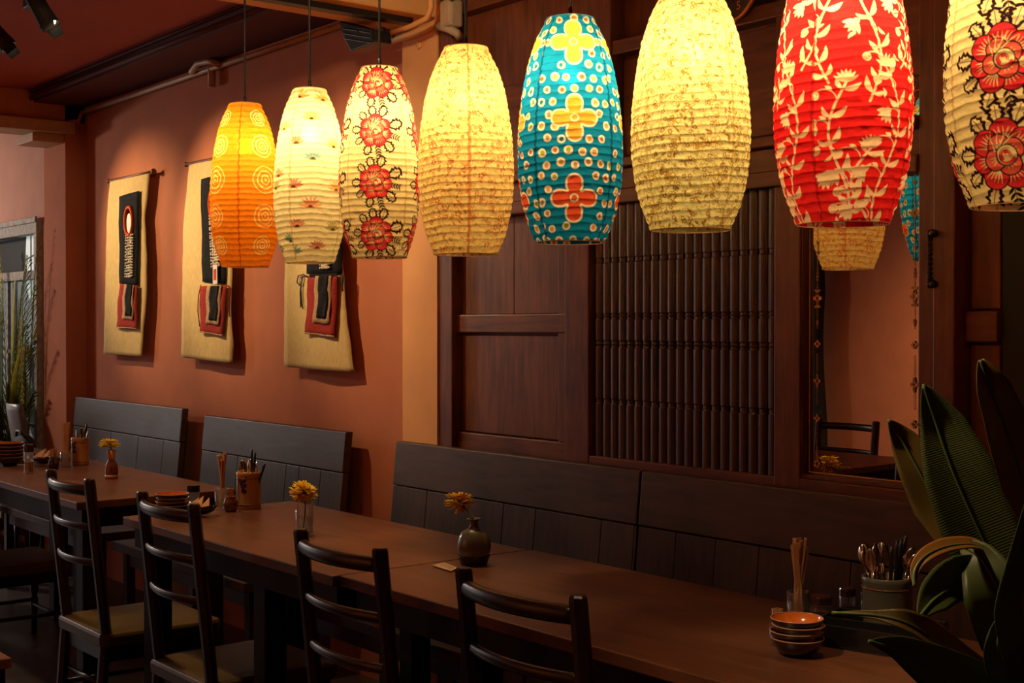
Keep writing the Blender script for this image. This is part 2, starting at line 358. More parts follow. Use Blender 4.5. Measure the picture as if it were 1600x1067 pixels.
# conduits over the near pier
t = thing('conduit', 'ochre conduit bending over the pier under the beam', 'pipe')
a = [at(604, 65, 2.84), at(640, 55, 2.835), at(672, 42, 2.825), at(684, 34, 2.825), at(688, 18, 2.82), at(688, -25, 2.82)]
MB().tube(a, .015, 8).build('pipe', M['beam'], t, smooth=True)
a = [at(612, 50, 2.72), at(640, 42, 2.72), at(668, 28, 2.72), at(674, 12, 2.72), at(672, -30, 2.72)]
MB().tube(a, .010, 8).build('pipe', M['beam'], t, smooth=True)
a = [at(686, 40, 2.82), at(700, 44, 2.82), at(714, 52, 2.83), at(718, 58, 2.85)]
MB().tube(a, .016, 8).build('elbow', M['white'], t, smooth=True)
t = thing('junction_box', 'dusty white junction box at the corner of beam and panelling', 'junction box', at(705, 22, 2.83))
MB().box((-.035, -.03, -.05), (.035, .03, .05)).build('casing', M['white'], t, bevel=.012)
mb = MB(); mb.tube([(0, -.035, .05), (-.01, -.035, .09), (.0, -.03, .16)], .01, 8); mb.tube([(-.03, -.035, .045), (.01, -.045, .065), (.05, -.035, .04)], .008, 8); mb.build('cable', M['white'], t, smooth=True)
tag(MB().lathe([(0, 0), (.012, 0), (.016, .004), (.012, .01), (0, .012)], seg=12).build('screw_cap', M['beam'], smooth=True), 'round painted screw cap high on the ochre pier', 'screw cap')
o = bpy.data.objects['screw_cap']; o.location = at(656, 71, 2.859); o.rotation_euler = (PI/2, 0, 0)

# ================================================================== PANELLING
pw = struct('wall_panelling', 'dark carved wooden panelling with lattice and mirror bays')
zc = CEIL-.0
def vbar(px0, px1, z0, z1, y0=YW-.03, name='stile', bev=.004, mt='panel'):
    return MB().box((wx(px0), y0, z0), (wx(px1), YW+.05, z1)).build(name, M[mt], pw, bevel=bev)
def hbar(px0, px1, z0, z1, y0=YW-.025, name='rail', bev=.004):
    return MB().box((wx(px0), y0, z0), (wx(px1), YW+.05, z1)).build(name, M['panelh'], pw, bevel=bev)
MB().box((x_wood, YW+.02, 0), (XR, YW+.1, zt+.02)).build('backing', M['panel'], pw)
vbar(697, 718, 0, zt, YW-.035)
vbar(893, 930, 0, wz(930, 330), YW-.03)
vbar(1222, 1263, 0, wz(1222, 291), YW-.035)
z_h0, z_h1 = wz(1200, 296), wz(1200, 217)      # header over the lattice
hbar(718, 1447, z_h0, z_h0+.045, YW-.045)
hbar(718, 1447, z_h0+.045, z_h1-.03, YW-.02)
hbar(718, 1447, z_h1-.03, z_h1, YW-.05)
# left leaf
zr0, zr1 = wz(800, 520), wz(800, 491)
hbar(718, 893, zr0, zr1, YW-.015)
zb = wz(720, 674)
hbar(718, 893, 0, zb, YW-.01)
x0, x1 = wx(718), wx(893); xm = wx(803)
for (a, b, lo, hi) in ((x0+.02, xm, zr1+.0, z_h0), (xm+.002, x1-.06, zr1, z_h0), (x0+.02, x1-.06, zb+.004, zr0-.008)):
    MB().box((a, YW+.0, lo), (b, YW+.05, hi)).build('panel', M['panel'], pw, bevel=.003)
MB().box((x1-.055, YW-.012, zb), (x1, YW+.05, z_h0)).build('stile', M['panel'], pw, bevel=.003)
# upper tier
zu1 = wz(1180, 40); zu2 = zu1+.045
hbar(718, 945, wz(731, 23)-.0, wz(731, 23)+.05, YW-.03); hbar(968, 1447, zu1, zu2, YW-.035)
vbar(945, 968, z_h1, zt, YW-.04); vbar(1222, 1245, z_h1, zt, YW-.03)
for (a, b) in ((722, 830), (832, 942), (972, 1090), (1094, 1218), (1250, 1390)):
    MB().box((wx(a), YW+.005, z_h1+.01), (wx(b), YW+.05, zu1-.01)).build('panel', M['panelh'], pw, bevel=.004)
# louvred vent over the mirror
mb = MB()
zl0, zl1 = wz(1420, 62), zt
for k in range(16):
    z = zl0+.012+k*.028
    mb.add([(wx(1250), YW-.012, z), (wx(1444), YW-.012, z), (wx(1444), YW+.02, z+.024), (wx(1250), YW+.02, z+.024), (wx(1250), YW-.006, z-.004), (wx(1444), YW-.006, z-.004), (wx(1444), YW+.03, z+.02), (wx(1250), YW+.03, z+.02)], [(0, 1, 2, 3), (7, 6, 5, 4), (0, 4, 5, 1), (1, 5, 6, 2), (3, 2, 6, 7), (0, 3, 7, 4)])
mb.build('louvres', M['panelh'], pw)
# door jamb, narrow leaf and the dark opening at the near end
vbar(1447, 1478, 0, zt, YW-.035); vbar(1479, 1513, 0, zt, YW-.06)
zq0, zq1 = wz(1540, 535), wz(1540, 486)
hbar(1513, 1565, zq0, zq1, YW-.02); hbar(1513, 1565, 0, wz(1540, 900), YW-.02)
MB().box((wx(1513)+.006, YW+.0, zq1+.004), (wx(1563), YW+.05, zt)).build('panel', M['panel'], pw, bevel=.004)
MB().box((wx(1513)+.006, YW+.0, wz(1540, 900)+.004), (wx(1563), YW+.05, zq0-.004)).build('panel', M['panel'], pw, bevel=.004)
MB().box((wx(1566), YW+.0, 0), (wx(1566)+.8, YW+.05, zt)).build('doorway_dark_board', M['blackmatte'], pw)  # black board stands in for the darkness of the doorway gap
# lattice of half-round balusters
lat = struct('wall_lattice', 'lattice bay of dark half-round wooden balusters')
xa, xb = wx(934), wx(1219); zl0, zl1 = wz(934, 711), wz(1219, 294)
N = 21; wd = (xb-xa)/N
zg = [wz(1050, 400), wz(1050, 403.5), wz(932, 492), wz(932, 497), wz(932, 534), wz(932, 540), wz(1050, 631), wz(1050, 634.5)]
for k in range(N):
    cx = xa+(k+.5)*wd; R = []
    zs = [zl0]
    for g in sorted(zg): zs += [g-.006, g-.002, g+.002, g+.006]
    zs.append(zl1)
    zs = sorted(zs)
    for z in zs:
        gr = any(abs(z-g) < .003 for g in zg); r = wd*.485*(0.86 if gr else 1.0)
        R.append([(cx+r*math.cos(PI+PI*j/8), YW-.004-abs(r*.85*math.sin(PI*j/8)), z) for j in range(9)]+[(cx+r, YW+.02, z), (cx-r, YW+.02, z)])
    MB().rings(R).build('baluster', M['baluster'], lat, smooth=False, bevel=0)
mb = MB().box((wx(930), YW-.028, zl0-.05), (wx(1222), YW+.03, zl0)); mb.build('bottom_rail', M['panelh'], lat, bevel=.004)
MB().box((wx(930), YW+.005, 0), (wx(1222), YW+.03, zl0-.05)).build('lower_panel', M['panel'], lat)
# mirror
mr = thing('wall_mirror', 'tall narrow mirror painted with gold flower chains, set in dark panelling', 'mirror')
mx0, mx1 = wx(1264), wx(1446); mz0, mz1 = wz(1262, 739), wz(1445, 128)
TL = math.tan(math.radians(.15))*(mz1-mz0)   # it leans forward by a hair at the top
MB().add([(mx0, YW-.004, mz0), (mx1, YW-.004, mz0), (mx1, YW-.004-TL, mz1), (mx0, YW-.004-TL, mz1), (mx0, YW-.001, mz0), (mx1, YW-.001, mz0), (mx1, YW-.001, mz1), (mx0, YW-.001, mz1)], [(0,1,2,3),(7,6,5,4),(0,4,5,1),(1,5,6,2),(2,6,7,3),(3,7,4,0)]).build('mirror_glass', M['mirror'], mr)
mb = MB(); g = .010
mb.box((mx0-.004, YW-.028, mz0-.012), (mx1+.004, YW-.004, mz0)); mb.box((mx0-.004, YW-.028, mz1), (mx1+.004, YW-.004, mz1+.012))
mb.box((mx0-.012, YW-.028, mz0-.012), (mx0, YW-.004, mz1+.012)); mb.box((mx1, YW-.028, mz0-.012), (mx1+.006, YW-.004, mz1+.012))
mb.build('mirror_frame', M['panel'], mr, bevel=.002)
MB().box((mx0-.06, YW-.034, mz0-.09), (mx1+.02, YW+.02, mz0-.012)).build('sill_rail', M['panelh'], pw, bevel=.004)
MB().box((mx0-.02, YW-.034, mz1+.012), (mx1+.02, YW+.02, z_h1+.3)).build('head_rail', M['panelh'], pw, bevel=.004)
# gold edge line and flower chains
ygold = YW-.0078
def disc(mb, x, z, r, n=10, sx=1):
    r *= .80
    mb.prism([(x+r*sx*math.cos(2*PI*i/n), ygold, z+r*math.sin(2*PI*i/n)) for i in range(n)], (0, -.0006, 0))
def gline(mb, x, za, zb_, w=.0007): mb.box((x-w, ygold-.0006, min(za, zb_)), (x+w, ygold, max(za, zb_)))
for cx in (wx(1280), wx(1431.5)):
    mb = MB(); zz = lambda y: wz(1280, y)
    def quat(y, s=1.0):
        z = zz(y)
        for a in (0, 90, 180, 270): disc(mb, cx+.0065*s*math.cos(math.radians(a)), z+.0065*s*math.sin(math.radians(a)), .0052*s)
    for y, s in ((466, 1.35), (537, 1.0), (595, 1.15), (653, 1.0)): quat(y, s)
    for y, r in ((427, .004), (432, .0055), (437, .005), (455, .0055), (459, .0045), (474, .0045), (478, .006), (501, .004), (504, .0052), (508, .0035), (585, .0035), (588, .005), (602, .005), (605, .0035)): disc(mb, cx, zz(y), r)
    for y in (454, 479): disc(mb, cx-.006, zz(y), .0045); disc(mb, cx+.006, zz(y), .0045)
    for a, b in ((410, 452), (480, 514), (552, 582), (606, 632)): gline(mb, cx, zz(a), zz(b))
    for k in range(14): disc(mb, cx, zz(676+k*3.2), .0012+.0001*k, 6)
    for a in range(5): disc(mb, cx+.008*math.cos(a*1.257), zz(724)+.008*math.sin(a*1.257), .0055)
    for k in range(12): disc(mb, cx+.02+k*.0085, zz(725), .0025, 6)
    # top chain, a shallow V of beads
    sg = 1 if cx < wx(1350) else -1
    for y, r in ((300, .007), (330, .004), (380, .005), (395, .006), (240, .006)): disc(mb, cx, zz(y), r)
    quat(345, 1.2); quat(262, 1.1); gline(mb, cx, zz(410), zz(230))
    for k in range(20): disc(mb, cx, zz(225-k*4), .0018, 6)
    for k in range(18): disc(mb, cx+sg*k*.009, zz(225-80)-.0-(.0007*k*k), .0018, 6)
    quat(140, 1.5)
    mb.build('gold_flower_chain', M['gold'], mr)
mb = MB(); gline(mb, mx0+.009, mz0+.004, mz1-.004, .0012); gline(mb, mx1-.004, mz0+.004, mz1-.004, .0012)
mb.box((mx0+.005, ygold-.0006, mz0+.004), (mx1-.005, ygold, mz0+.0065)); mb.box((mx0+.005, ygold-.0006, mz1-.02), (mx1-.005, ygold, mz1-.018))
mb.build('gold_edge_line', M['gold'], mr)
# iron pull
hp = thing('door_pull', 'twisted iron pull on the dark stile beside the mirror', 'handle', at(1462, 405, YW-.036))
mb = MB()
for z in (.062, -.062):
    mb = MB(); mb.ball((0, -.02, z), .011, 10, 8); mb.tube([(0, .0, z), (0, -.02, z)], .006, 8); mb.ball((.014, -.03, z), .010, 10, 8); mb.tube([(0, -.02, z), (.014, -.03, z)], .006, 8)
    mb.build('knob', M['iron'], hp, smooth=True)
mb = MB()
for k in range(9): mb.ball((0, -.024, -.048+k*.012), .0075, 8, 6, (1, 1, .8))
mb.build('twisted_bar', M['iron'], hp, smooth=True)
t = MB(); t.lathe([(0, 0), (.006, 0), (.006, .002), (0, .003)], seg=10); o = t.build('door_stud', M['iron'], smooth=True); o.location = at(1465, 240, YW-.036); o.rotation_euler = (PI/2, 0, 0)
tag(o, 'tiny metal stud on the dark stile above the iron pull', 'stud')
# wall clock
ck = thing('wall_clock', 'small round clock with copper rim and dark face on the panelling', 'clock', at(1146, -23, YW-.03))
R_ = .110
pts = lambda r, y, n=48: [(r*math.cos(2*PI*i/n), y, r*math.sin(2*PI*i/n)) for i in range(n)]
MB().prism(pts(R_, 0), (0, -.022, 0)).build('case', M['blackmatte'], ck)
MB().tube(pts(R_, -.022), .007, 8, closed=True).build('rim', M['copper'], ck, smooth=True)
MB().prism(pts(R_-.006, -.0222), (0, -.001, 0)).build('face', plain('dark_clock_face', (.03, .018, .015), .4), ck)
mb = MB(); mb.tube([(0, -.026, 0), (.018, -.026, -.055)], .0022, 6); mb.tube([(0, -.027, 0), (-.03, -.027, .03)], .0028, 6); mb.build('hand', plain('dull_red_hand', (.25, .05, .05), .5), ck)
for k in range(12):
    a = math.radians(90-30*(k+1)) 
    cu = bpy.data.curves.new('numeral', 'FONT'); cu.body = str(k+1); cu.size = .034; cu.align_x = 'CENTER'; cu.align_y = 'CENTER'; cu.extrude = .0004
    tmp = bpy.data.objects.new('tmp', cu); C.objects.link(tmp); me = bpy.data.meshes.new_from_object(tmp); bpy.data.objects.remove(tmp)
    o = bpy.data.objects.new('numeral', me); C.objects.link(o); o.parent = ck; me.materials.clear(); me.materials.append(M['copper'])
    o.location = (.080*math.cos(a), -.0238, .080*math.sin(a)); o.rotation_euler = (PI/2, 0, 0)
# ================================================================== LANTERNS
PV = [0, .012, .03, .06, .1, .2, .3, .4, .5, .6, .7, .8, .88, .94, .985, 1.0]
PR = [.43, .465, .505, .575, .66, .80, .885, .945, .985, 1.0, .985, .935, .855, .765, .68, .655]
def prof(v): 
    v = np.asarray(v, float)
    # smooth the polyline a little
    return (np.interp(v, PV, PR)+np.interp(np.clip(v-.025, 0, 1), PV, PR)+np.interp(np.clip(v+.025, 0, 1), PV, PR))/3
class Panel:
    """one paper panel between two seams, drawn in metres: x across, y down from the top"""
    def __init__(s, cols, rows, hgt, rad, base):
        s.c, s.r, s.h = cols*2, rows*2, hgt
        ph = (np.arange(s.c)+.5)/s.c*(PI/2)-PI/4
        s.y = (np.arange(s.r)+.5)/s.r*hgt
        s.R = prof(s.y/hgt)*rad
        s.X = ph[None, :]*s.R[:, None]; s.Y = np.repeat(s.y[:, None], s.c, 1)
        s.I = np.ones((s.r, s.c, 3))*np.array(base)
    def rows(s, y0, y1):
        a = max(0, int(y0/s.h*s.r)-1); b = min(s.r, int(y1/s.h*s.r)+2)
        return slice(a, b) if b > a else None
    def put(s, sl, m, col):
        m = np.clip(m, 0, 1)[..., None]; s.I[sl] = s.I[sl]*(1-m)+np.array(col)*m
    def circ(s, x, y, r, col, aa=.0008, sx=1.0):
        sl = s.rows(y-r, y+r)
        if sl is None: return
        d = np.hypot((s.X[sl]-x)/sx, s.Y[sl]-y); s.put(sl, (r-d)/aa+.5, col)
    def ring(s, x, y, r, w, col, wob=0.0, ph=0, aa=.0008):
        sl = s.rows(y-r*1.2-w, y+r*1.2+w)
        if sl is None: return
        dx, dy = s.X[sl]-x, s.Y[sl]-y; d = np.hypot(dx, dy)
        rr = r*(1+wob*np.sin(5*np.arctan2(dy, dx)+ph)); s.put(sl, (w/2-abs(d-rr))/aa+.5, col)
    def poly(s, pts, col):
        ys = [p[1] for p in pts]; sl = s.rows(min(ys), max(ys))
        if sl is None: return
        X, Y = s.X[sl], s.Y[sl]; ins = np.zeros(X.shape, bool); n = len(pts)
        for i in range(n):
            x0, y0 = pts[i]; x1, y1 = pts[(i+1) % n]
            if y0 == y1: continue
            ins ^= ((Y > y0) != (Y > y1)) & (X < (x1-x0)*(Y-y0)/(y1-y0)+x0)
        s.put(sl, ins.astype(float), col)
    def line(s, pts, w, col, aa=.0007, taper=False):
        ys = [p[1] for p in pts]; sl = s.rows(min(ys)-w, max(ys)+w)
        if sl is None: return
        X, Y = s.X[sl], s.Y[sl]; m = np.zeros(X.shape); n = len(pts)-1
        for i in range(n):
            (x0, y0), (x1, y1) = pts[i], pts[i+1]; dx, dy = x1-x0, y1-y0; L = dx*dx+dy*dy+1e-12
            t = np.clip(((X-x0)*dx+(Y-y0)*dy)/L, 0, 1); d = np.hypot(X-x0-t*dx, Y-y0-t*dy)
            ww = w*(1-(i+t)/n*.8) if taper else w
            m = np.maximum(m, (ww/2-d)/aa+.5)
        s.put(sl, m, col)
    def leaf(s, x, y, L, W, ang, col, curve=0.0):
        ca, sa = math.cos(ang), math.sin(ang); P = []
        N = 8
        for k in range(N+1):
            t = k/N; P.append((t*L, -W*math.sin(PI*t)**.8*(1-.3*t)+curve*math.sin(PI*t)))
        for k in range(N-1, 0, -1):
            t = k/N; P.append((t*L, W*math.sin(PI*t)**.8*(1-.3*t)+curve*math.sin(PI*t)))
        s.poly([(x+ca*a-sa*b, y+sa*a+ca*b) for a, b in P], col)
    def out(s):
        I = s.I.reshape(s.r//2, 2, s.c//2, 2, 3).mean((1, 3)); return I
def jag(x, y, L, W, ang, n=4):
    P = []; ca, sa = math.cos(ang), math.sin(ang)
    for k in range(n):
        t = k/n; ww = W*math.sin(PI*(t*.8+.15)); P += [(t*L, ww*.68), ((t+.10)*L, ww)]
    P.append((L, 0))
    for k in reversed(range(n)):
        t = k/n; ww = W*math.sin(PI*(t*.8+.15)); P += [((t+.10)*L, -ww), (t*L, -ww*.68)]
    return [(x+ca*a-sa*b, y+sa*a+ca*b) for a, b in P]
def rose(p, x, y, s, rot=0.0):
    BK = (.03, .01, .012); RD = (.72, .03, .035); RD2 = (.80, .12, .07); CR = p.base
    pt = lambda r, a: (x+r*s*math.cos(a+rot), y+r*s*math.sin(a+rot))
    for k, (a, r, L) in enumerate([(-100, .036, .030), (-70, .038, .032), (-132, .036, .028), (-20, .038, .040), (14, .040, .030), (46, .038, .034), (78, .040, .026), (108, .038, .030), (146, .036, .026), (182, .036, .030)]):
        a = math.radians(a)+rot; bx, by = x+r*s*math.cos(a), y+r*s*math.sin(a)
        if k in (4, 6):   # small sprig
            for q in range(4):
                cx_, cy_ = bx+q*.007*s*math.cos(a), by+q*.007*s*math.sin(a)
                for sg in (-1, 1): p.leaf(cx_, cy_, .012*s, .0024*s, a+sg*.8, BK)
            p.line([(bx, by), (bx+.028*s*math.cos(a), by+.028*s*math.sin(a))], .0014, BK)
        else:
            p.poly(jag(bx, by, L*s, L*.48*s, a), BK); p.poly(jag(bx+.004*s*math.cos(a), by+.004*s*math.sin(a), L*.74*s, L*.26*s, a), CR)
            p.line([(bx, by), (bx+L*.8*s*math.cos(a), by+L*.8*s*math.sin(a))], .0014, BK)
    def petal(a, r, q, col, n=4, sx=1.0):
        cx_, cy_ = pt(r, a); p.circ(cx_, cy_, (q+.0018)*s, BK); p.circ(cx_, cy_, q*s, col)
        for k in range(n):
            d = (k-(n-1)/2)*.30; a0 = pt(r-q*.55, a+d*.25); a1 = pt(r+q*.45, a+d*q/r*.9)
            p.line([a0, a1], .0026*s, CR, taper=True)
    R = math.radians
    for a, r, q in [(-90, .0255, .0175), (-35, .027, .015), (62, .027, .016), (115, .028, .0155), (165, .0275, .014), (-148, .027, .0155), (14, .029, .014)]: petal(R(a), r, q, RD, 5)
    # heart of the flower: folded petals around an off-centre bud
    for a, r, q in [(-120, .013, .0125), (-30, .012, .0125), (60, .013, .0130), (150, .013, .0120)]: petal(R(a), r, q, RD2, 3)
    cx_, cy_ = pt(.003, R(20)); p.circ(cx_, cy_, .0135*s, BK); p.circ(cx_, cy_, .0120*s, CR)
    for k, (r, a0, n) in enumerate(((.0095, .4, 9), (.0065, 2.4, 8), (.0035, 4.2, 8))):
        p.line([(cx_+r*s*math.cos(a0+q*.38+rot), cy_+r*s*math.sin(a0+q*.38+rot)) for q in range(n)], .0042*s, RD, taper=True)
        p.line([(cx_+(r+.0022)*s*math.cos(a0+q*.38+rot), cy_+(r+.0022)*s*math.sin(a0+q*.38+rot)) for q in range(n)], .0011, BK)
    for k in range(4):      # long cream veins sweeping across
        a0 = R(-160+k*22); p.line([pt(.012, a0), pt(.024, a0+.5), pt(.034, a0+.7)], .0018*s, CR, taper=True)
def squiggle(p, col, col2, n, seed, lw=.0011):
    q = random.Random(seed)
    for i in range(n):
        x, y = q.uniform(-.11, .11), q.uniform(.0, p.h); k = q.random(); a = q.uniform(0, 6.28); r = q.uniform(.0025, .0065)
        if k < .62:
            m = q.choice((1, -1)); p.line([(x+r*(1-t*.09)*math.cos(a+m*t*.5), y+r*(1-t*.09)*math.sin(a+m*t*.5)) for t in range(9)], lw, col)
        elif k < .80:
            for t in range(5): p.circ(x+t*.0035*math.cos(a), y+t*.0035*math.sin(a)+.001*(t % 2), .0012, col2)
        elif k < .9:
            for t in range(5): p.circ(x+.0035*math.cos(t*1.257), y+.0035*math.sin(t*1.257), .0018, col2)
            p.circ(x, y, .0013, p.base)
        else:
            p.leaf(x, y, .012, .003, a, col2); p.line([(x, y), (x+.012*math.cos(a), y+.012*math.sin(a))], lw, col)
def draw(kind, p, k):
    q = random.Random(kind*10+k)
    if kind == 1:
        YL = (.98, .80, .25)
        for (v, r) in ((.10, .026), (.275, .036), (.48, .044), (.70, .038), (.875, .030)):
            x = q.uniform(-.006, .006); y = v*p.h; ph = q.uniform(0, 6)
            p.ring(x, y, r, .0032, YL, .02, ph); p.ring(x, y, r*.66, .0042, YL, .03, ph+1); p.ring(x, y, r*.34, .0040, YL, .04, ph+2); p.circ(x, y, r*.10, YL)
    elif kind == 2:
        T = (.02, .25, .24); O = (.85, .33, .03); O2 = (.80, .20, .06); Rr = (.62, .10, .05); OL = (.42, .36, .06); B = (.20, .09, .03)
        lst = {0: [(.06, -.045, O), (.075, .03, O), (.19, -.012, (.95, .6, .05)), (.33, -.062, B), (.42, -.012, T), (.345, .06, OL), (.58, -.072, Rr), (.59, .066, O), (.69, -.02, O2), (.80, -.06, Rr), (.815, .055, OL), (.92, .004, Rr), (.95, -.07, T)]}
        L_ = lst.get(0) if k == 0 else [(q.uniform(.05, .95), q.uniform(-.08, .08), q.choice([T, O, O2, Rr, OL])) for _ in range(11)]
        for v, x, c in L_:
            y = v*p.h; n = 7; s = q.uniform(.85, 1.15)
            for t in range(n):
                a = -PI+(t+.5)*PI/n+q.uniform(-.1, .1); L = .026*s*(1+.25*abs(math.cos(a)))
                p.leaf(x, y, L, .0052, a, tuple(.75*c_+.25*b for c_, b in zip(c, p.base)))
                p.line([(x, y), (x+L*math.cos(a), y+L*math.sin(a))], .0010, tuple(c_*.6 for c_ in c))
            for t in (.35, PI-.35): p.leaf(x, y, .014*s, .003, t, c)
            p.circ(x, y, .0045, (.10, .03, .01), sx=1.5)
    elif kind in (3, 8):
        s = 1.10 if kind == 3 else 1.32
        vs = (.10, .355, .62, .885) if kind == 3 else (.02, .30, .58, .86)
        for v in vs: rose(p, q.uniform(-.003, .003), v*p.h, s, q.uniform(-.12, .12))
    elif kind == 4:
        squiggle(p, (.62, .24, .06), (.60, .16, .04), 1500, 40+k, .0010)
        for _ in range(14):
            x, y = q.uniform(-.09, .09), q.uniform(0, p.h)
            for t in range(5): p.circ(x+.006*math.cos(t*1.257), y+.006*math.sin(t*1.257), .0030, (.62, .16, .05))
            p.circ(x, y, .003, p.base)
    elif kind == 6:
        squiggle(p, (.42, .24, .03), (.40, .19, .03), 1500, 60+k, .0010)
        for _ in range(10):
            x, y = q.uniform(-.08, .08), q.uniform(.0, p.h)
            for t in range(5): p.ring(x+.008*math.cos(t*1.257), y+.008*math.sin(t*1.257), .0055, .0012, (.50, .25, .03))
            p.circ(x, y, .0035, (.65, .36, .05))
    elif kind == 5:
        CR = (.92, .72, .42); fl = [(.135, (.85, .62, .06)), (.475, (.85, .36, .04)), (.82, (.82, .09, .03))]  # flowers turn yellow near the bulb, its glow put into the print
        pts = []
        for v, c in fl: pts += [(0, v*p.h, .062)]
        cols = [(.75, .35, .08), (.62, .14, .04), (.45, .22, .10), (.35, .38, .03), (.02, .16, .20), (.72, .30, .08)]
        for gy in range(19):
            for gx in range(-3, 4):
                x = gx*.0325+(.016 if gy % 2 else 0)+q.uniform(-.004, .004); y = .012+gy*.0292+q.uniform(-.004, .004)
                if all(((x-a)/(1 if abs(y-b) < .02 else .75))**2+(y-b)**2 > (.061)**2 for a, b, _ in pts) and abs(x) < .094 and q.random() > .14:
                    r = q.uniform(.0088, .0108); p.circ(x, y, r, CR); p.circ(x+q.uniform(-.001, .001), y, r*.56, q.choice(cols), sx=q.uniform(.8, 1.1))
        for v, c in fl:
            y = v*p.h
            for grow, cc in ((.0048, CR), (0, c)):
                for dx, dy in ((0, -1), (0, 1), (-1, 0), (1, 0)):
                    for t in (0.014, .022, .030, .036):
                        p.circ(dx*t, y+dy*t, (.0135 if t < .03 else .0165)+grow, cc)
            p.circ(0, y, .0105, CR); p.circ(0, y, .0065, c)
    elif kind == 7:
        CR = (.95, .70, .36)
        def vine(x0, y0, hh, sg):
            P = []
            for t in range(25):
                u = t/24; P.append((x0+sg*.024*math.sin(u*PI*2.1), y0-u*hh))
            p.line(P, .0046, CR)
            for i in range(1, 24, 2):
                x, y = P[i]; dx = P[min(i+1, 24)][0]-P[i-1][0]; dy = P[min(i+1, 24)][1]-P[i-1][1]; a = math.atan2(dy, dx)
                s2 = 1 if (i//2) % 2 else -1
                if i % 4 == 1 and i > 3:
                    r = .022+.004*math.sin(i)     # tendril ending in a bud or a flower
                    cx_, cy_ = x+s2*r*.9, y-.004
                    T_ = [(cx_-s2*r*math.cos(w), cy_-r*.9*math.sin(w)) for w in [q_*.28 for q_ in range(9)]]
                    p.line(T_, .0022, CR); ex, ey = T_[-1]
                    if i % 8 == 1:
                        for b in range(-2, 3): p.leaf(ex, ey, .026, .0056, (0 if s2 > 0 else PI)+.9*s2+b*.42, CR)
                        p.circ(ex, ey, .006, CR)
                    else:
                        p.circ(ex, ey+.006, .0085, CR)
                        for b in range(7): p.circ(ex+.0045*math.cos(b), ey+.006+.0045*math.sin(b), .0009, (.75, .25, .06))
                    p.leaf(T_[3][0], T_[3][1], .018, .0045, -PI/2+s2*.9, CR, .002)
                else:
                    p.leaf(x, y, .036, .0066, a+s2*.75, CR, s2*.005)
                    p.leaf(x, y, .026, .0052, a-s2*.9, CR, -s2*.004)
            ex, ey = P[-1]
            for b in range(-3, 4): p.leaf(ex, ey, .026, .0040, -PI/2+b*.36, CR)
        vine(-.046+.004*k, .60, .30, 1); vine(.046, .60, .33, -1); vine(.004, .335, .34, 1); vine(-.070, .30, .30, -1); vine(.078, .27, .28, 1); vine(.0, .62, .20, 1)
        for _ in range(16): p.leaf(q.uniform(-.1, .1), q.uniform(0, p.h), .02, .004, q.uniform(0, 6.28), CR, .003)
def paper_mat(name, trans=0.82):
    m = bpy.data.materials.new(name); m.use_nodes = True; nt = m.node_tree; nt.nodes.clear()
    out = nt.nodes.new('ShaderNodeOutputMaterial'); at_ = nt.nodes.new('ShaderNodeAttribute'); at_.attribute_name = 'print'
    tc = nt.nodes.new('ShaderNodeTexCoord'); mp = nt.nodes.new('ShaderNodeMapping'); mp.inputs['Scale'].default_value = (1, 1, 3.0)
    no = nt.nodes.new('ShaderNodeTexNoise'); no.inputs['Scale'].default_value = 55; no.inputs['Detail'].default_value = 5; no.inputs['Distortion'].default_value = 1.2
    nt.links.new(tc.outputs['Object'], mp.inputs[0]); nt.links.new(mp.outputs[0], no.inputs[0])
    mr = nt.nodes.new('ShaderNodeMapRange'); mr.inputs['From Min'].default_value = .3; mr.inputs['From Max'].default_value = .7
    mr.inputs['To Min'].default_value = .86; mr.inputs['To Max'].default_value = 1.08
    nt.links.new(no.outputs['Fac'], mr.inputs[0])
    mul = nt.nodes.new('ShaderNodeVectorMath'); mul.operation = 'SCALE'
    nt.links.new(at_.outputs['Color'], mul.inputs[0]); nt.links.new(mr.outputs[0], mul.inputs['Scale'])
    tr = nt.nodes.new('ShaderNodeBsdfTranslucent'); di = nt.nodes.new('ShaderNodeBsdfDiffuse'); tp = nt.nodes.new('ShaderNodeBsdfTransparent')
    nt.links.new(mul.outputs[0], tr.inputs[0]); nt.links.new(mul.outputs[0], di.inputs[0]); nt.links.new(mul.outputs[0], tp.inputs[0])
    m1 = nt.nodes.new('ShaderNodeMixShader'); m1.inputs[0].default_value = trans
    nt.links.new(di.outputs[0], m1.inputs[1]); nt.links.new(tr.outputs[0], m1.inputs[2])
    m2 = nt.nodes.new('ShaderNodeMixShader'); m2.inputs[0].default_value = 0.06
    nt.links.new(m1.outputs[0], m2.inputs[1]); nt.links.new(tp.outputs[0], m2.inputs[2])
    nt.links.new(m2.outputs[0], out.inputs[0]); return m
PAPER = paper_mat('printed_lantern_paper')
BULBM = glow('lamp_bulb_glass', LAMP, 30)
D_L = 2.09
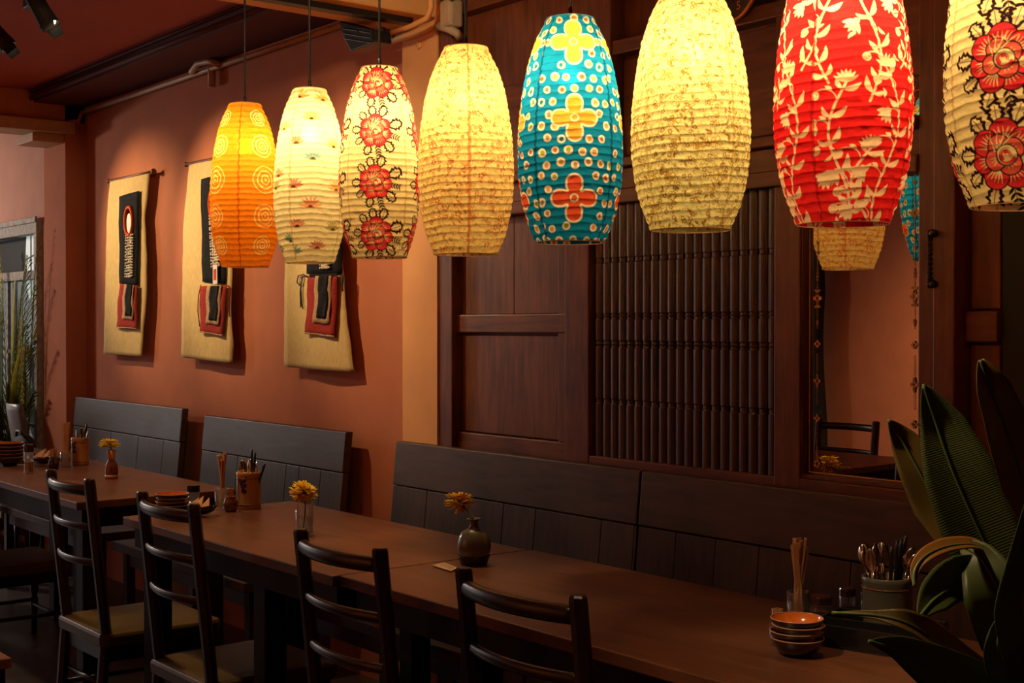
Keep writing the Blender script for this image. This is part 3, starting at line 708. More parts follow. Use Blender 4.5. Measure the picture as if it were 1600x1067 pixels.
# kind: centre px, top py, bottom py, half width px, first seam angle, base colour, seam colour, power, label
LAN = [
 (1, 383, 163, 417, 55, -11, (.92, .29, .012), (.60, .08, .01), 2.6, 'orange paper lantern printed with yellow concentric rings'),
 (2, 484, 140, 411, 57, -33, (.90, .74, .36), (.62, .42, .14), 3.6, 'cream paper lantern with pressed flowers in the paper'),
 (3, 593, 107, 403, 64, -50, (.90, .70, .30), (.62, .40, .12), 3.4, 'smaller cream lantern with red roses, hung beside the pressed-flower lantern'),
 (4, 728, 75, 398, 76, 4, (.94, .68, .22), (.62, .17, .04), 3.5, 'tan paper lantern covered in a fine rust-red scroll print'),
 (5, 891, 30, 379, 83.5, -40, (.007, .20, .36), (.006, .05, .10), 4.2, 'teal paper lantern with orange four-petal flowers and dots'),
 (6, 1079, -16, 360, 94, -46, (.92, .78, .30), (.60, .38, .08), 3.4, 'pale yellow lantern with a fine brown floral print'),
 (7, 1317, -85, 351, 108, -25, (.84, .022, .020), (.50, .01, .01), 4.2, 'large red paper lantern with a cream vine print'),
 (8, 1602, -175, 323, 124, -60, (.90, .70, .30), (.62, .40, .12), 3.0, 'largest cream lantern with big red roses, at the frame edge'),
]
def lantern(kind, cx, py0, py1, hw, seam, base, seamc, power, label):
    dl = D_L+(.03 if kind == 5 else 0)
    cm = at(cx, (py0+py1)/2, dl); Z = (cm-Vector((0, 0, H))).dot(fwd)
    R = hw*Z/F*.985; zt_, zb_ = at(cx, py0, dl).z, at(cx, py1, dl).z
    if kind > 6: zt_ = zb_+.55
    hgt = zt_-zb_; loc = Vector((cm.x, cm.y, zt_))
    t = thing('paper_lantern', label, 'lantern', loc, 0)
    near = {1: .0021, 2: .0021, 3: .0017, 4: .0016, 5: .0014, 6: .0013, 7: .0013, 8: .0013}[kind]
    cols = int(2*PI*R/4/near); rows = int(hgt/near)
    imgs = []
    for k in range(4):
        p = Panel(cols, rows, hgt, R, base); p.base = base; draw(kind, p, k); imgs.append(p.out())
    img = np.concatenate(imgs, 1); rows = img.shape[0]; nc = img.shape[1]
    # wires, their shadow lines painted into the paper colour, and seams
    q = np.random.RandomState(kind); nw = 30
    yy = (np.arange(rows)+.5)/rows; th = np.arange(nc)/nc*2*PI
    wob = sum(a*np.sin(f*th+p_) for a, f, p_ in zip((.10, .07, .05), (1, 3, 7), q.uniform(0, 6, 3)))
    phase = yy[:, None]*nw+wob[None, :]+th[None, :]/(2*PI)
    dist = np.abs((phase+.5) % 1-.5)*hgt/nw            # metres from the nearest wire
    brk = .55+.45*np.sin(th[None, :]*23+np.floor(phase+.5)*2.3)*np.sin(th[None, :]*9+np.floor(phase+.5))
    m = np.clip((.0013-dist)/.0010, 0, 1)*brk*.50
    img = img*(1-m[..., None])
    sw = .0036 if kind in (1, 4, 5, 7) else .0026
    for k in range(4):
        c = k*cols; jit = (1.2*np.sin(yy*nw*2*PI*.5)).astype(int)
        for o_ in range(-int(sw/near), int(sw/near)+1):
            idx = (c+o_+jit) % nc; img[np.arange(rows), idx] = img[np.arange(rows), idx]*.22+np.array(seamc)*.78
    # geometry: paper bulges a little between the wires
    Rr = prof(yy)*R
    bul = .0024*(np.abs(np.sin(PI*phase)))**.7-.0012
    cr = q.normal(0, 1, (rows//6+2, nc//10)); 
    cr = np.repeat(np.repeat(cr, 6, 0)[:rows], 10, 1); cr = np.concatenate([cr, np.zeros((rows, nc-cr.shape[1]))], 1)
    for _ in range(4): cr = (np.roll(cr, 2, 1)+np.roll(cr, -2, 1)+cr*2+np.roll(cr, 1, 0)+np.roll(cr, -1, 0))/6
    rad = Rr[:, None]+bul+.0006*cr
    toc = Vector((-loc.x, -loc.y, 0)).normalized(); rt = Vector((-toc.y, toc.x, 0))
    # panel 0 starts at the first seam
    ang = math.radians(seam)+th
    X = rad*(np.cos(ang)*toc.x+np.sin(ang)*rt.x)[None, :]; Yv = rad*(np.cos(ang)*toc.y+np.sin(ang)*rt.y)[None, :]
    Zv = np.repeat((-yy*hgt)[:, None], nc, 1)
    co = np.stack([X, Yv, Zv], -1).reshape(-1, 3)
    i = np.arange(rows-1)[:, None]; j = np.arange(nc)[None, :]; j2 = (j+1) % nc
    fs = np.stack([i*nc+j, i*nc+j2, (i+1)*nc+j2, (i+1)*nc+j], -1).reshape(-1, 4)
    me = bpy.data.meshes.new('shade'); me.vertices.add(len(co)); me.vertices.foreach_set('co', co.ravel())
    me.loops.add(fs.size); me.loops.foreach_set('vertex_index', fs.ravel().astype(np.int32))
    me.polygons.add(len(fs)); me.polygons.foreach_set('loop_start', np.arange(0, fs.size, 4, dtype=np.int32))
    me.polygons.foreach_set('use_smooth', np.ones(len(fs), bool)); me.update(calc_edges=True)
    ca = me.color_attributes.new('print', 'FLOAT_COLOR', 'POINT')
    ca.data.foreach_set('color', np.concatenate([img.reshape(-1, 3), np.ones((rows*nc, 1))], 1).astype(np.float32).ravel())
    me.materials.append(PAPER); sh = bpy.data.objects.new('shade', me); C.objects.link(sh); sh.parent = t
    sh['label'] = 'pleated printed paper shade over wire rings'
    # wire hoops at both mouths, holder, cord, bulb
    r0, r1 = float(Rr[0]), float(Rr[-1])
    mb = MB(); cp = lambda r, z: [(r*math.cos(2*PI*i/32), r*math.sin(2*PI*i/32), z) for i in range(32)]
    mb.tube(cp(r0, 0), .0009, 6, closed=True); mb.tube(cp(r1, -hgt), .0009, 6, closed=True); mb.tube([(-r0, 0, 0), (r0, 0, 0)], .0013, 6)
    mb.build('wire_hoop', M['straw'], t, smooth=True)
    mb = MB(); mb.tube([(0, 0, -.105), (0, 0, CEIL-zt_-.0)], .0034, 8); mb.lathe([(.0, .03), (.005, .028), (.007, .0), (.0, 0)], (0, 0, 0), 10)
    mb.build('cord', M['cord'], t, smooth=True)
    mb = MB(); mb.lathe([(0, 0), (.018, 0), (.02, .05), (0, .055)], (0, 0, -.115), 14, cap=False); mb.build('lamp_socket', M['black'], t, smooth=True)
    MB().ball((0, 0, -.140), .028, 14, 10).build('bulb', BULBM, t, smooth=True)
    l = lamp('lantern_light', 'POINT', loc-Vector((0, 0, .140)), power*LPOW, LAMP, size=.03)
    return t
LPOW = 6.0
for L_ in LAN: last = lantern(*L_)

# unseen lantern added past the frame to light the plant
nx = copy_tree(last, None, 'unseen cream lantern added past the frame to light the plant', last.location+Vector((.44, 0, 0)))
lamp('lantern_light', 'POINT', nx.location-Vector((0, 0, .140)), 14, LAMP, size=.03)

# ================================================================== WALL HANGINGS
def lerp_tab(tab, y):   # tab [(y, x)...]
    return float(np.interp(y, [a for a, b in tab], [b for a, b in tab]))
def hanging(label, left, right_, top, bot, rod, dark, shellt, apron, collar, ties, seed):
    q = random.Random(seed)
    dd = 2.862
    t = thing('wall_hanging', label, 'wall hanging', at((left[0][1]+right_[0][1])/2, (top[0]+top[1])/2, 2.87))
    o0 = t.location.copy(); L = lambda v: Vector(v)-o0
    # cloth
    P = []; NR, NC = 46, 14
    for i in range(NR+1):
        u = i/NR; row = []
        yl = top[0]+(bot[0]-top[0])*u; yr = top[1]+(bot[1]-top[1])*u
        a = at(lerp_tab(left, yl), yl, dd); b = at(lerp_tab(right_, yr), yr, dd)
        for j in range(NC+1):
            s = j/NC; v = a.lerp(b, s)
            v.x += .002*math.sin(i*.9+seed) if j in (0, NC) else 0
            v.y += -.004+.005*math.sin(s*7+u*3+seed)*u+.008*u*math.cos(s*PI*2)*.6+.02*(1-u)*0-.008*u
            row.append(L(v))
        P.append(row)
    MB().grid(P).build('linen_cloth', M['linen'], t, smooth=True, solid=.0025)
    a, b = L(at(rod[0][0], rod[0][1], dd)), L(at(rod[1][0], rod[1][1], dd))
    mb = MB(); mb.tube([a, b], .008, 10); mb.ball(a, .013, 10, 8); mb.ball(b, .016, 10, 8)
    mb.build('hanging_rod', M['panelh'], t, smooth=True)
    d2 = dd-.018
    def patch(name, quad, mat, d, n=10, wob=.002, par=t, th=.003):
        tl, tr_, br, bl = [at(x, y, d) for x, y in quad]; P = []
        for i in range(n+1):
            u = i/n; A = tl.lerp(bl, u); B = tr_.lerp(br, u); row = []
            for j in range(7):
                v = A.lerp(B, j/6); v.y += wob*math.sin(j*1.3+i*.7+seed); 
                if j in (0, 6): v.x += wob*.6*math.sin(i*2.1+seed)
                row.append(L(v))
            P.append(row)
        return MB().grid(P).build(name, mat, par, smooth=True, solid=th)
    pan = patch('indigo_panel', dark, M['navy'], d2, 16)
    if collar:
        (cx_, cy_, rx, ry) = collar; c = at(cx_, cy_, d2-.008); s_ = abs(at(cx_+rx, cy_, d2).x-at(cx_, cy_, d2).x); h_ = abs(at(cx_, cy_+ry, d2).z-at(cx_, cy_, d2).z)
        mb = MB(); mb.tube([L((c.x+s_*math.cos(a), c.y, c.z+h_*math.sin(a))) for a in [2*PI*k/28 for k in range(28)]], s_*.18, 8, closed=True, sq=(1, 1))
        mb.build('collar', M['orangecloth'], pan, smooth=True)
        mb = MB(); mb.prism([L((c.x+s_*.6*math.cos(a), c.y+.004, c.z-h_*.12+h_*.7*math.sin(a))) for a in [2*PI*k/20 for k in range(20)]], (0, -.003, 0)); mb.build('collar_lining', M['shell'], pan)
    if shellt:
        mb = MB(); (x0, y0), (x1, y1), wpx = shellt; n = max(3, int((y1-y0)/4.3))
        for k in range(n):
            u = (k+.5)/n; c0 = at(x0+(x1-x0)*u, y0+(y1-y0)*u, d2-.010); hw_ = abs(at(x0+wpx, y0, d2).x-at(x0, y0, d2).x)/2
            for s, r in ((-.95, .0075), (-.42, .0085), (.1, .009), (.55, .0085), (.98, .0075)):
                mb.ball(L((c0.x+hw_*s, c0.y, c0.z+q.uniform(-.003, .003))), r, 8, 6, (1.05, .6, .85 if abs(s) < .9 else .7))
        mb.build('cowrie_strip', M['shell'], pan, smooth=True)
    # apron: red border, cream braid, dark centre
    ap = patch('apron', apron, M['redcloth'], d2-.008, 12, .003)
    tl, tr_, br, bl = [Vector((x, y)) for x, y in apron]
    def inner(s0, s1, u0, u1):
        f = lambda s, u: tuple(tl.lerp(tr_, s).lerp(bl.lerp(br, s), u)); return [f(s0, u0), f(s1, u0), f(s1, u1), f(s0, u1)]
    patch('braid', inner(.24, .80, .0, .80), M['creamcloth'], d2-.0125, 12, .003, ap)
    patch('apron_centre', inner(.36, .68, .0, .71), M['navy'], d2-.016, 12, .003, ap)
    patch('hem', inner(.0, 1, .975, 1.0), M['creamcloth'], d2-.011, 3, .003, ap)
    if ties:
        for tie in ties:
            mb = MB(); mb.tube([L(at(x, y, dd-.018)) for x, y in tie[0]], .0028, 6); mb.build('tie_cord', tie[1], t, smooth=True)
    return t
REDC = M['redcloth']
h1 = hanging('cream linen hanging with an embroidered indigo garment, closest to the corner pier',
    [(282, 173), (340, 168), (447, 166), (553, 165)], [(268, 235), (300, 232.5), (340, 227.5), (400, 231), (466, 231.5), (520, 227), (558, 225)], (284, 268), (553, 557), ((170, 283), (240, 268)),
    [(186, 307), (217, 298), (215, 446), (187, 443)], ((202, 365), (201, 434), 11), [(187, 443), (214.5, 446), (214, 514), (182, 512)], (201, 346, 6, 22), None, 1)
h2 = hanging('cream linen hanging with shell-trimmed garment, half behind the orange ringed lantern',
    [(257, 297), (351, 288), (447, 287.5), (558, 287)], [(240, 373), (340, 371), (418, 366), (488, 364), (540, 368), (565, 366.5)], (258, 240), (558, 568), ((291, 257), (380, 239)),
    [(314, 280), (354, 270), (352, 444), (316.5, 440)], ((333, 335), (336.5, 418), 12), [(313, 447), (355, 446), (348, 525), (313, 519)], (334, 318, 7, 24),
    [([(314, 445), (310, 462), (309, 485), (312, 510)], REDC), ([(354, 444), (360, 452), (358, 470), (359, 495)], REDC)], 2)
mb = MB()
h3 = hanging('cream linen hanging with apron and black tie cords, nearest the ochre pier',
    [(228, 453), (400, 448), (573, 447)], [(205, 536), (400, 535.6), (437, 541), (475, 542), (531, 549), (580, 555)], (226, 207), (573, 582), ((448, 226), (543, 205)),
    [(480, 262), (534, 248), (533, 428), (479, 428)], ((507, 300), (507, 420), 14), [(482, 431), (528, 431), (523, 527), (477, 521)], (507, 290, 9, 24),
    [([(482, 433), (474, 429), (466, 431), (464, 441), (468, 446), (472, 438), (473, 432), (470, 450), (471, 470), (473, 482)], M['cord']),
     ([(472, 432), (469, 455), (470, 480)], M['cord']), ([(530, 430), (536, 430), (535, 444), (532, 440), (533, 431), (536, 455)], M['cord'])], 3)
o = MB().box((-.05, -.004, -.004), (.05, 0, .004)).build('waist_band', M['navy'], h3); o.location = at(506, 430, 2.835)-h3.location; o.scale = (2.2, 1, 1.5)
# small red square on the second garment
o = MB().box((-.022, -.004, -.045), (.022, 0, .045)).build('cream_patch', M['shell'], h2); o.location = at(337, 429, 2.83)-h2.location
o2 = MB().box((-.012, -.006, -.026), (.012, -.001, .026)).build('red_square', M['orangecloth'], o)
# ================================================================== BENCHES
def bench(x0, x1, ztop, splits, label, dback=2.82):
    """bench against the wall between x0<x1; splits = joints of the lower planks (world x)"""
    t = thing('bench', label, 'bench', ((x0+x1)/2, 0, 0)); cx = (x0+x1)/2
    zj = ztop-.165; lean = .10
    def slab(xa, xb, za, zb_, th=.03, off=0):
        ya = lambda z: dback-(ztop-z)*lean-off
        return [(xa, ya(za), za), (xb, ya(za), za), (xb, ya(za)+th, za), (xa, ya(za)+th, za), (xa, ya(zb_), zb_), (xb, ya(zb_), zb_), (xb, ya(zb_)+th, zb_), (xa, ya(zb_)+th, zb_)]
    FB = [(0,3,2,1),(4,5,6,7),(0,1,5,4),(1,2,6,5),(2,3,7,6),(3,0,4,7)]
    MB().add(slab(x0-cx, x1-cx, zj+.002, ztop, .034, .004), FB).build('top_board', M['bench'], t, bevel=.004)
    xs = [x0]+sorted(splits)+[x1]
    for a, b in zip(xs[:-1], xs[1:]):
        MB().add(slab(a-cx+.0012, b-cx-.0012, .44, zj-.0015, .028), FB).build('back_plank', M['benchv'], t, bevel=.002)
    MB().box((x0-cx, 2.36, .40), (x1-cx, dback-.05, .44)).build('seat', M['bench'], t, bevel=.004)
    for s in (x0-cx+.03, x1-cx-.07):
        MB().box((s, 2.40, 0), (s+.04, 2.44, .40)).build('leg', M['bench'], t); MB().box((s, dback-.1, 0), (s+.04, dback-.06, .40)).build('leg', M['bench'], t)
    MB().box((x0-cx+.03, 2.41, .33), (x1-cx-.03, 2.43, .40)).build('apron', M['bench'], t)
    return t
bx = lambda px: wx(px, 2.80)
bench(-7.56, bx(280), H-.405, [bx(172), bx(215), bx(254)], 'dark wooden bench with a plank back, in the corner by the pier')
bench(bx(314), bx(535), H-.425, [bx(370), bx(446), bx(466), bx(500)], 'dark wooden bench below the hanging with black tie cords')
XJ = -2.903
bench(bx(613), XJ-.004, H-.437, [bx(666), bx(786), bx(836), bx(939), bx(998)-.02], 'dark wooden bench behind the stoneware vase, under the lattice')
bench(XJ+.004, -1.02, H-.437, [bx(1056), bx(1118), bx(1186), bx(1255), bx(1330), bx(1410)], 'dark wooden bench under the mirror, worn brown along its top board')

# ================================================================== TABLES
def table(x0, x1, y0, y1, label, z=TT, ins=(.07, .07)):
    cx, cy = (x0+x1)/2, (y0+y1)/2
    t = thing('dining_table', label, 'table', (cx, cy, 0)); hx, hy = (x1-x0)/2, (y1-y0)/2
    MB().box((-hx, -hy, z-.028), (hx, hy, z)).build('tabletop', M['table'], t, bevel=.003)
    mb = MB()
    for a in (((-hx+.03, -hy+.03, z-.10), (hx-.03, -hy+.05, z-.028)), ((-hx+.03, hy-.05, z-.10), (hx-.03, hy-.03, z-.028)), ((-hx+.03, -hy+.05, z-.10), (-hx+.05, hy-.05, z-.028)), ((hx-.05, -hy+.05, z-.10), (hx-.03, hy-.05, z-.028))): mb.box(*a)
    mb.build('apron', M['tableedge'], t)
    for sx in (-1, 1):
        for sy in (-1, 1):
            a = sx*(hx-(ins[0] if sx < 0 else ins[1])); b = sy*(hy-.07); MB().box((a-.035, b-.035, 0), (a+.035, b+.035, z-.029)).build('leg', M['tableedge'], t, bevel=.004)
    return t
Y0, Y1 = 1.75, 2.375
table(-6.17, -4.69, Y0, Y1, 'dark brown table holding the brown flower bottle, by the corner bench', ins=(.07, .07))
table(-4.25, -2.905, Y0-.01, Y1, 'dark brown table holding the painted crock and the drinking glass of yellow flower', ins=(.12, .46))
table(-2.90, -1.12, Y0+.008, Y1+.01, 'long dark brown table with the stoneware vase, closest to the plant', ins=(.50, .12))
table(-7.55, -6.35, Y0, Y1, 'far dark table end beneath the weathered window')
table(-5.0, -3.62, 0.45, 1.10, 'table in the middle of the room, seen only in the mirror')

# ================================================================== CHAIRS
def chair(label, loc, rz=0):
    t = thing('dining_chair', label, 'chair', loc, rz)
    w = .18; top = H-.503
    yb = lambda z: .055*(1-((z-.40)/(top-.40))) if z > .40 else .055-.03*(.40-z)/.40
    for s in (-1, 1):
        R = []
        for z in (0, .15, .40, .55, .70, .80, top-.012, top-.004, top):
            y = yb(z); a = .0205 if z < top-.006 else (.0195 if z < top else .016); b = .0175 if z < top-.006 else (.0165 if z < top else .013)
            c_ = .35
            R.append([(s*w+a*dx, y+b*dy, z) for dx, dy in ((-1, -c_), (-c_, -1), (c_, -1), (1, -c_), (1, c_), (c_, 1), (-c_, 1), (-1, c_))])
        MB().rings(R).build('back_post', M['chair'], t)
    for i, (z, r, sq) in enumerate(((top-.040, .0165, (.8, 1.15)), (top-.165, .0105, (.8, 1.2)), (top-.285, .0105, (.8, 1.2)))):
        P = [(w*u, yb(z)-.036*(1-u*u)*(1 if i else 1.05), z-.000) for u in [k/8-1 for k in range(17)]]
        MB().tube(P, r, 10, sq=sq).build('back_rail', M['chair'], t, smooth=True)
    # seat: padded vinyl over a frame
    R = []
    for (z, g) in ((.352, 0), (.356, .004), (.385, .006), (.395, .002), (.400, -.012), (.403, -.06)):
        xw_, yf, ybk = .205+g, .455+g, .035-g
        n = 5; c_ = .02
        R.append([(-xw_+.02, ybk, z), (xw_-.02, ybk, z), (xw_, ybk+c_, z), (xw_+.012, yf-c_, z), (xw_-.01, yf, z), (-xw_+.01, yf, z), (-xw_-.012, yf-c_, z), (-xw_, ybk+c_, z)])
    MB().rings(R).build('seat_pad', M['leather'], t, smooth=False, bevel=.003)
    mb = MB(); mb.box((-.19, .05, .30), (.19, .07, .352)); mb.box((-.19, .42, .30), (.19, .44, .352)); mb.box((-.19, .07, .30), (-.17, .42, .352)); mb.box((.17, .07, .30), (.19, .42, .352)); mb.build('seat_frame', M['chair'], t)
    for s in (-1, 1): MB().rings([[(s*(.185+.01*(1-z/.35))+.016*k*math.cos(a), .425+.016*k*math.sin(a), z) for a in [2*PI*j/10 for j in range(10)]] for z, k in ((0, .75), (.10, .9), (.16, 1.15), (.18, .8), (.20, 1.15), (.352, 1.1))]).build('front_leg', M['chair'], t, smooth=True)
    for y, z in ((.05, .22), (.42, .14)): MB().tube([(-w, y, z), (w, y, z)], .009, 8).build('stretcher', M['chair'], t, smooth=True)
    for s in (-1, 1): MB().tube([(s*w, .05, .16), (s*.185, .42, .16)], .009, 8).build('stretcher', M['chair'], t, smooth=True)
    return t
YC = 1.65
c0 = chair('dark ladder-back chair nearest the camera, in front of the stoneware vase', (-2.05, YC, 0))
for lab, x, y, r in (('dark ladder-back chair in front of the drinking glass with a flower', -2.73, YC, 0),
                     ('dark ladder-back chair in front of the bowl stack and painted crock', -3.70, YC, 0),
                     ('dark ladder-back chair in front of the brown flower bottle', -4.49, YC, 0),
                     ('dark chair of which only the olive seat shows at the frame edge', -5.99, YC+.03, 0),
                     ('dark chair beneath the far table, mostly cut off by the frame', -7.05, YC+.02, 0),
                     ('dark ladder-back chair reflected in the mirror', -4.36, 0.06, 0)):
    o = copy_tree(c0, None, lab, (x, y, 0), r)
t = thing('stool', 'stool with a tan seat, only its corner inside the frame beside the near chairs', 'stool', (-4.12, 1.115, 0))
MB().box((-.17, -.165, .42), (.17, .165, .45)).build('seat', plain('tan_seat', (.42, .18, .06), .5), t, bevel=.004)
for sx in (-.14, .14):
    for sy in (-.135, .135): MB().box((sx-.015, sy-.015, 0), (sx+.015, sy+.015, .42)).build('leg', M['chair'], t)

# ================================================================== TABLE THINGS
def on(px, py): return onz(px, py, TT)
def bowl(label, loc, r, h, group=None, speck=False):
    t = thing('bowl', label, 'bowl', loc, 0, group)
    MB().lathe([(0, 0), (r*.5, 0), (r*.52, .004), (r*.75, h*.3), (r*.93, h*.7), (r, h)], seg=36).build('outer_wall', M['bowlout'], t, smooth=True)
    MB().lathe([(0, .006), (r*.5, .008), (r*.72, h*.34), (r*.9, h*.72), (r*.965, h-.001)], seg=36).build('glazed_inside', M['bowlin'], t, smooth=True)
    MB().tube([(r*.982*math.cos(2*PI*i/36), r*.982*math.sin(2*PI*i/36), h) for i in range(36)], r*.022, 8, closed=True).build('rim', M['rim'], t, smooth=True)
    return t
def bowls(c, n, r, h, step, tops, low, group):
    b = bowl(tops, c+Vector((0, 0, step*(n-1))), r, h)
    for k in range(n-1):
        copy_tree(b, None, low[k], c+Vector((0.002*(-1)**k, .001*k, step*k)))
ordn = ['bottom of the stack', 'second from the bottom of the stack', 'third from the bottom of the stack', 'fourth from the bottom of the stack']
def sleeve(loc, tilt, az, L, label, group, name='chopstick_sleeve', wd=.0055, mat='straw'):
    t = MB()
    d = Vector((math.sin(tilt)*math.cos(az), math.sin(tilt)*math.sin(az), math.cos(tilt)))
    s = Vector((-math.sin(az+.4), math.cos(az+.4), 0)); n_ = d.cross(s)
    R = []
    for u, k in ((0, 1), (.5, 1.05), (.93, 1.0), (1, 1.25)):
        c = d*L*u; R.append([c+s*wd*k+n_*wd*.35, c+s*wd*k-n_*wd*.35, c-s*wd*k-n_*wd*.35, c-s*wd*k+n_*wd*.35])
    t.rings(R); o = t.build(name, M[mat]); o.location = loc; tag(o, label, 'chopsticks' if name == 'chopstick_sleeve' else 'toothpick', group); return o
def glass_jar(label, loc, r, h, th=.0015, fill=None, name='drinking_glass', mat='glass'):
    t = thing(name, label, 'glass', loc)
    MB().lathe([(0, .0), (r*.9, 0), (r, .006), (r, h), (r-th, h), (r-th, .008), (0, .008)], seg=28).build('glass_wall', M[mat], t, smooth=True)
    if fill: MB().lathe([(0, .0085), (r-th-.0004, .0085), (r-th-.0004, fill), (0, fill)], seg=28).build('water', M['water'], t, smooth=False)
    return t
def lidded(label, loc, r, h, lid, filler=None, cat='condiment jar'):
    t = thing('condiment_jar', label, cat, loc)
    MB().lathe([(0, 0), (r*.95, 0), (r, .004), (r, h*.72), (r*.9, h*.76), (r*.85, h*.76), (r*.9, h*.7), (r*.92, .006), (0, .006)], seg=24).build('glass_body', M['glass'], t, smooth=True)
    MB().lathe([(0, .0065), (r*.90, .0065), (r*.90, h*.4), (0, h*.4)], seg=20).build('contents', M[filler or 'bowlout'], t)
    MB().lathe([(0, h*.74), (r*1.02, h*.74), (r*1.02, h-.003), (r*.96, h), (0, h)], seg=24).build('lid', M[lid], t, smooth=False)
    return t
def flower(label, head, tilt, az, stem_pts, r=.043, mat='petal', flat=.45, drop=False, seed=1):
    q = random.Random(seed); t = thing('chrysanthemum', label, 'flower', head)
    mb = MB(); N = 0
    for ring, (el, L, n) in enumerate(((85, .32, 7), (66, .50, 12), (50, .68, 18), (36, .84, 22), (22, .94, 26), (8, 1.0, 28), (-8, .98, 26), (-34, .8, 12 if drop else 0), (-62, .75, 10 if drop else 0))):
        for k in range(n):
            a = 2*PI*k/n+ring*.37+q.uniform(-.12, .12); e = math.radians(el+q.uniform(-8, 8)); l = r*L*q.uniform(.85, 1.1)
            dr = Vector((math.cos(a)*math.cos(e), math.sin(a)*math.cos(e), math.sin(e)*min(1, flat*1.75))); sd = Vector((-math.sin(a), math.cos(a), 0)); cv = Vector((0, 0, 1 if el > 10 else -.8))
            P = []
            for u, w_ in ((.12, .5), (.45, 1), (.8, 1.05), (1.0, .45)):
                c = dr*l*u+cv*(.006*math.sin(u*2.6)); P.append([c-sd*.0036*w_, c+Vector((0, 0, -.0009*w_)), c+sd*.0036*w_])
            mb.grid(P)
    o = mb.build('flower_head', M[mat], t, smooth=True, solid=.0006); o.rotation_euler = (tilt*math.sin(az)*-1, tilt*math.cos(az), 0)
    MB().ball((0, 0, -.004), .010, 10, 8, (1, 1, .7)).build('calyx', M['stem'], t, smooth=True)
    MB().tube([Vector(p)-Vector(head) for p in stem_pts], .0022, 6).build('stem', M['stem'], t, smooth=True)
    return t
def crock(label, loc, r, h, mat='pot', motif=True, yaw=0):
    t = thing('utensil_crock', label, 'crock', loc, yaw)
    MB().lathe([(0, 0), (r*.98, 0), (r, .006), (r*.97, .014), (r*.97, h-.016), (r, h-.010), (r, h-.002), (r*.97, h), (r*.87, h), (r*.87, .01), (0, .01)], seg=36).build('body', M[mat], t, smooth=True)
    for z in (.016, h-.022): MB().tube([(r*.975*math.cos(2*PI*i/36), r*.975*math.sin(2*PI*i/36), z) for i in range(36)], .0018, 6, closed=True).build('rim_band', M['brownglass'], t, smooth=True)
    if motif:
        mb = MB(); q = random.Random(5)
        def blob(a, z, w_, hh): 
            n = 10; P = []
            for rr in (.9985, 1.012):
                P.append([(r*.975*rr*math.cos(a+w_/r*math.cos(2*PI*i/n)), r*.975*rr*math.sin(a+w_/r*math.cos(2*PI*i/n)), z+hh*math.sin(2*PI*i/n)) for i in range(n)])
            mb.rings(P)
        a0 = math.radians(-62)
        for da, z, w_, hh in ((0, .074, .008, .007), (.22, .080, .007, .005), (-.2, .083, .006, .005), (.1, .066, .009, .006), (.32, .068, .006, .006), (.15, .054, .0085, .007), (.32, .052, .006, .006), (-.35, .088, .0045, .003), (-.42, .078, .004, .003), (.38, .088, .004, .006)): blob(a0+da, z*h/.105, w_, hh*h/.105)
        mb.tube([(r*.98*math.cos(a0-.5+k*.12), r*.98*math.sin(a0-.5+k*.12), (.062+.005*k)*h/.105) for k in range(5)], .0009, 5)
        mb.build('painted_motif', M['potdark'], t)
    return t
def spoon(loc, tilt, az, label, group, L=.15, mat='steel', kind='spoon', roll=0):
    t = MB(); d = Vector((0, 0, 1))
    if kind == 'spoon':
        t.tube([(0, 0, 0), (0, .002, L*.6), (0, 0, L*.82)], [.0022, .0022, .0028], 6, sq=(1.4, .6))
        P = []
        for i in range(9):
            u = i/8; w_ = .0145*math.sin(PI*min(1, u*.9+.08))**.7; z = L*.78+u*.052; P.append([(w_*s, .007*(s*s)*math.sin(PI*u)-.004*math.sin(PI*u), z) for s in (-1, -.6, -.2, .2, .6, 1)])
        t.grid(P)
    elif kind == 'fork':
        t.tube([(0, 0, 0), (0, .002, L*.8)], .0023, 6, sq=(1.4, .6)); t.box((-.011, -.001, L*.78), (.011, .001, L*.86))
        for k in range(4): t.box((-.011+k*.0067, -.001, L*.86), (-.011+k*.0067+.0022, .001, L*1.1))
    else:
        t.tube([(0, 0, 0), (0, 0, L*1.05), (0, 0, L*1.16)], [.003, .0045, .004], 8)
    o = t.build('cutlery_'+kind if kind != 'stick' else 'black_chopstick', M[mat], smooth=True, solid=.001 if kind == 'spoon' else 0)
    o.location = loc; dirv = Vector((math.sin(tilt)*math.cos(az), math.sin(tilt)*math.sin(az), math.cos(tilt)))
    o.rotation_euler = (dirv.to_track_quat('Z', 'Y') @ Vector((0, 0, 1)).rotation_difference(Vector((0, 0, 1)))).to_euler()
    o.rotation_euler.rotate_axis('Z', roll)
    tag(o, label, {'spoon': 'spoon', 'fork': 'fork', 'stick': 'chopstick'}[kind], group); return o
def napkin_boat(label, loc, yaw, s=1.0):
    t = thing('napkin_dish', label, 'dish', loc, yaw)
    P = []
    for i in range(13):
        u = i/12*2-1; w_ = .040*s*(1-u*u)**.5+.002; P.append([(u*.075*s, w_*v, .004+.024*s*(v*v)*(1-.3*u*u)+.020*s*u*u) for v in (-1, -.5, 0, .5, 1)])
    MB().grid(P).build('boat_dish', M['bowlout'], t, smooth=True, solid=.003)
    return t
